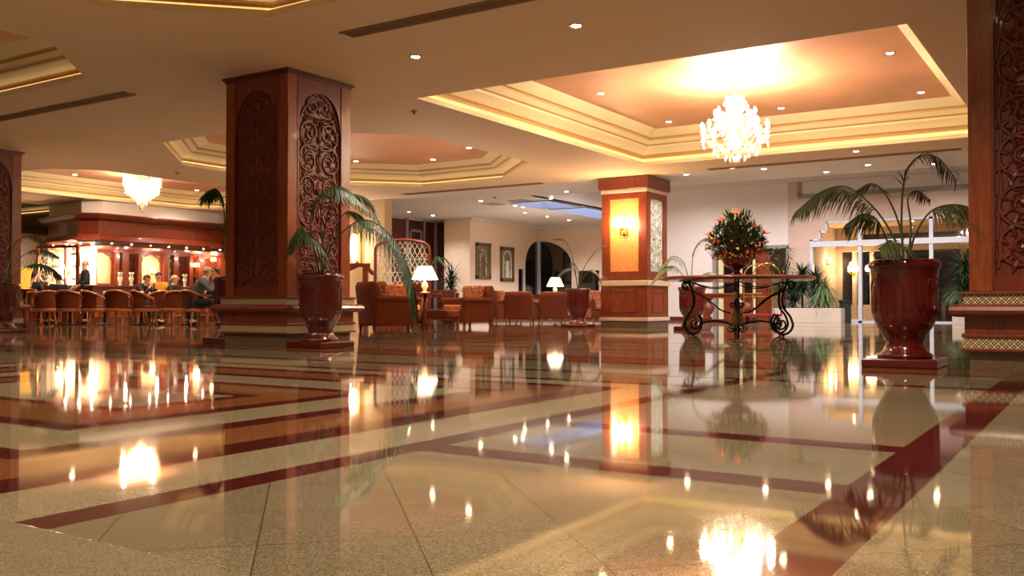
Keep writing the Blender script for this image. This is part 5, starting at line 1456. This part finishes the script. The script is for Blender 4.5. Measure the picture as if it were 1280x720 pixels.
    low = [h+Vector((.09*cos(2*PI*i/16), .03+.092*sin(2*PI*i/16), .03-.07*max(0,sin(2*PI*i/16)))) for i in range(16)]
    b.rings([low]+rs, cap=True); b.build('hair', hair, t, smooth=True)
    # shirt
    sv = [tuple(Vector(J['pel'])+Vector((0,0,.03))), J['bel'], J['che'], tuple(Vector(J['neck'])-Vector((0,0,.04)))]; sr = [.155,.148,.16,.07]; se = [(0,1),(1,2),(2,3)]
    for sx in (-1, 1):
        mir = lambda p: (p[0]*sx, p[1], p[2]); n = len(sv)
        sv += [mir(J['sh']), mir(J['el']), tuple(Vector(mir(J['el'])).lerp(Vector(mir(J['wr'])), .8))]; sr += [.078,.06,.045]; se += [(2,n),(n,n+1),(n+1,n+2)]
    skin('shirt', sv, se, sr, top, t)
    tv = [J['pel']]; trr = [.15]; te = []
    for sx in (-1, 1):
        mir = lambda p: (p[0]*sx, p[1], p[2]); n = len(tv)
        tv += [mir(J['hip']), mir(J['kn']), mir(J['an'])]; trr += [.105,.078,.06]; te += [(0,n),(n,n+1),(n+1,n+2)]
    skin('trousers', tv, te, trr, bottom, t)
    for sx in (-1, 1):
        a = Vector((J['an'][0]*sx, J['an'][1], .05)); b_ = Vector((J['toe'][0]*sx, J['toe'][1]-.03, .035))
        b = MB(); b.tube([a+Vector((0,.06,0)), a, a.lerp(b_, .6), b_], [.03,.048,.042,.028], 8); b.build('shoe', 'slot_dark', t, smooth=True)
    return t
right = YAW+PI/2
person(spot(249, 21.5), right+.1, 'man in a grey shirt and dark trousers leaning forward with a hand to his chin', 'lean', 'cloth_slate', 'cloth_dark', 'hair_white', 1.06)
person(spot(106, 24.9), YAW-.9, 'bald person in dark clothes standing before the wide glowing panel', 'stand', 'cloth_dark', 'cloth_dark', 'skin_tone', .98)
person(spot(73, 24.9), YAW+.2, 'person in navy seated in front of the white scrollwork screen', 'sit', 'cloth_navy', 'cloth_dark', 'hair_dark', 1.0)
person(spot(41, 24.9), back-.2, 'dark clothed seated person at the far left of the bar, seen from behind', 'sit', 'cloth_dark', 'cloth_dark', 'hair_dark', 1.06)
person(spot(177, 24.1), YAW+1.2, 'person in dark clothes bent low over a café table', 'lean', 'cloth_dark', 'cloth_dark', 'hair_dark', .98)
person(spot(198, 25.1), YAW+.4, 'dark haired person in a yellow top seated before the smaller lit panel', 'sit', 'cloth_yellow', 'cloth_dark', 'hair_dark', 1.05)
person(spot(217, 24.7), YAW+1.5, 'white haired person in a dark jacket seated under the bright scrollwork strip', 'sit', 'cloth_dark', 'cloth_dark', 'hair_white', .98)
person(spot(270, 23.2), YAW-1.2, 'person in dark clothes seated behind the man in the grey shirt', 'sit', 'cloth_dark', 'cloth_dark', 'hair_dark', 1.08)
dup(T0, spot(271, 23.2), YAW-1.2, 'tub chair behind the grey shirted man, next to the carved pillar', 'tub chairs before the bar')

GR = {'pillar': 'carved mahogany pillars of the lobby', 'potted palm': 'red urns with palms', 'armchair': 'brown lobby armchairs', 'ceiling light': 'round ceiling downlights',
 'light strip': 'cove light strips of the coffers', 'skylight': 'skylights in the white ceiling', 'wall lamp': 'bright wall lamps', 'air vent': 'air vents in the ceiling', 'smoke detector': 'smoke detectors on the ceiling',
 'side table': 'round side tables', 'planter': 'white marble planters', 'potted plant': 'green plants about the lobby', 'bin': 'dark waste bins', 'table': 'small round bar tables', 'candle holder': 'candle glasses on the bar tables',
 'picture': 'framed engravings on the cream wall', 'table lamp': 'table lamps', 'person': 'people at the bar', 'chair': 'tub chairs before the bar', 'glassware': 'glassware on the bar'}
for o in list(bpy.context.scene.objects):
    if o.parent is None and 'label' in o and 'group' not in o and o.get('category') in GR:
        if o.name.split('.')[0] in ('hall_table', 'panelled_pillar'): continue
        o['group'] = GR[o['category']]
# ---------------------------------------------------------------- world, fill lamps of the room, camera
w = bpy.data.worlds.new('night'); bpy.context.scene.world = w; w.use_nodes = True
w.node_tree.nodes['Background'].inputs[0].default_value = (.012, .014, .022, 1); w.node_tree.nodes['Background'].inputs[1].default_value = .12
cam = bpy.data.cameras.new('camera'); co = bpy.data.objects.new('camera', cam); C.objects.link(co)
co.location = (0, 0, CAMZ); pitch = math.atan(21/1168)
co.rotation_euler = (PI/2+pitch, 0, YAW)
cam.sensor_width = 36; cam.lens = 36*1168/1280; cam.clip_start = .02; cam.clip_end = 300
sc = bpy.context.scene; sc.camera = co
sc.view_settings.view_transform = 'Standard'; sc.view_settings.look = 'None'; sc.view_settings.gamma = 1
sc.view_settings.exposure = 1.38
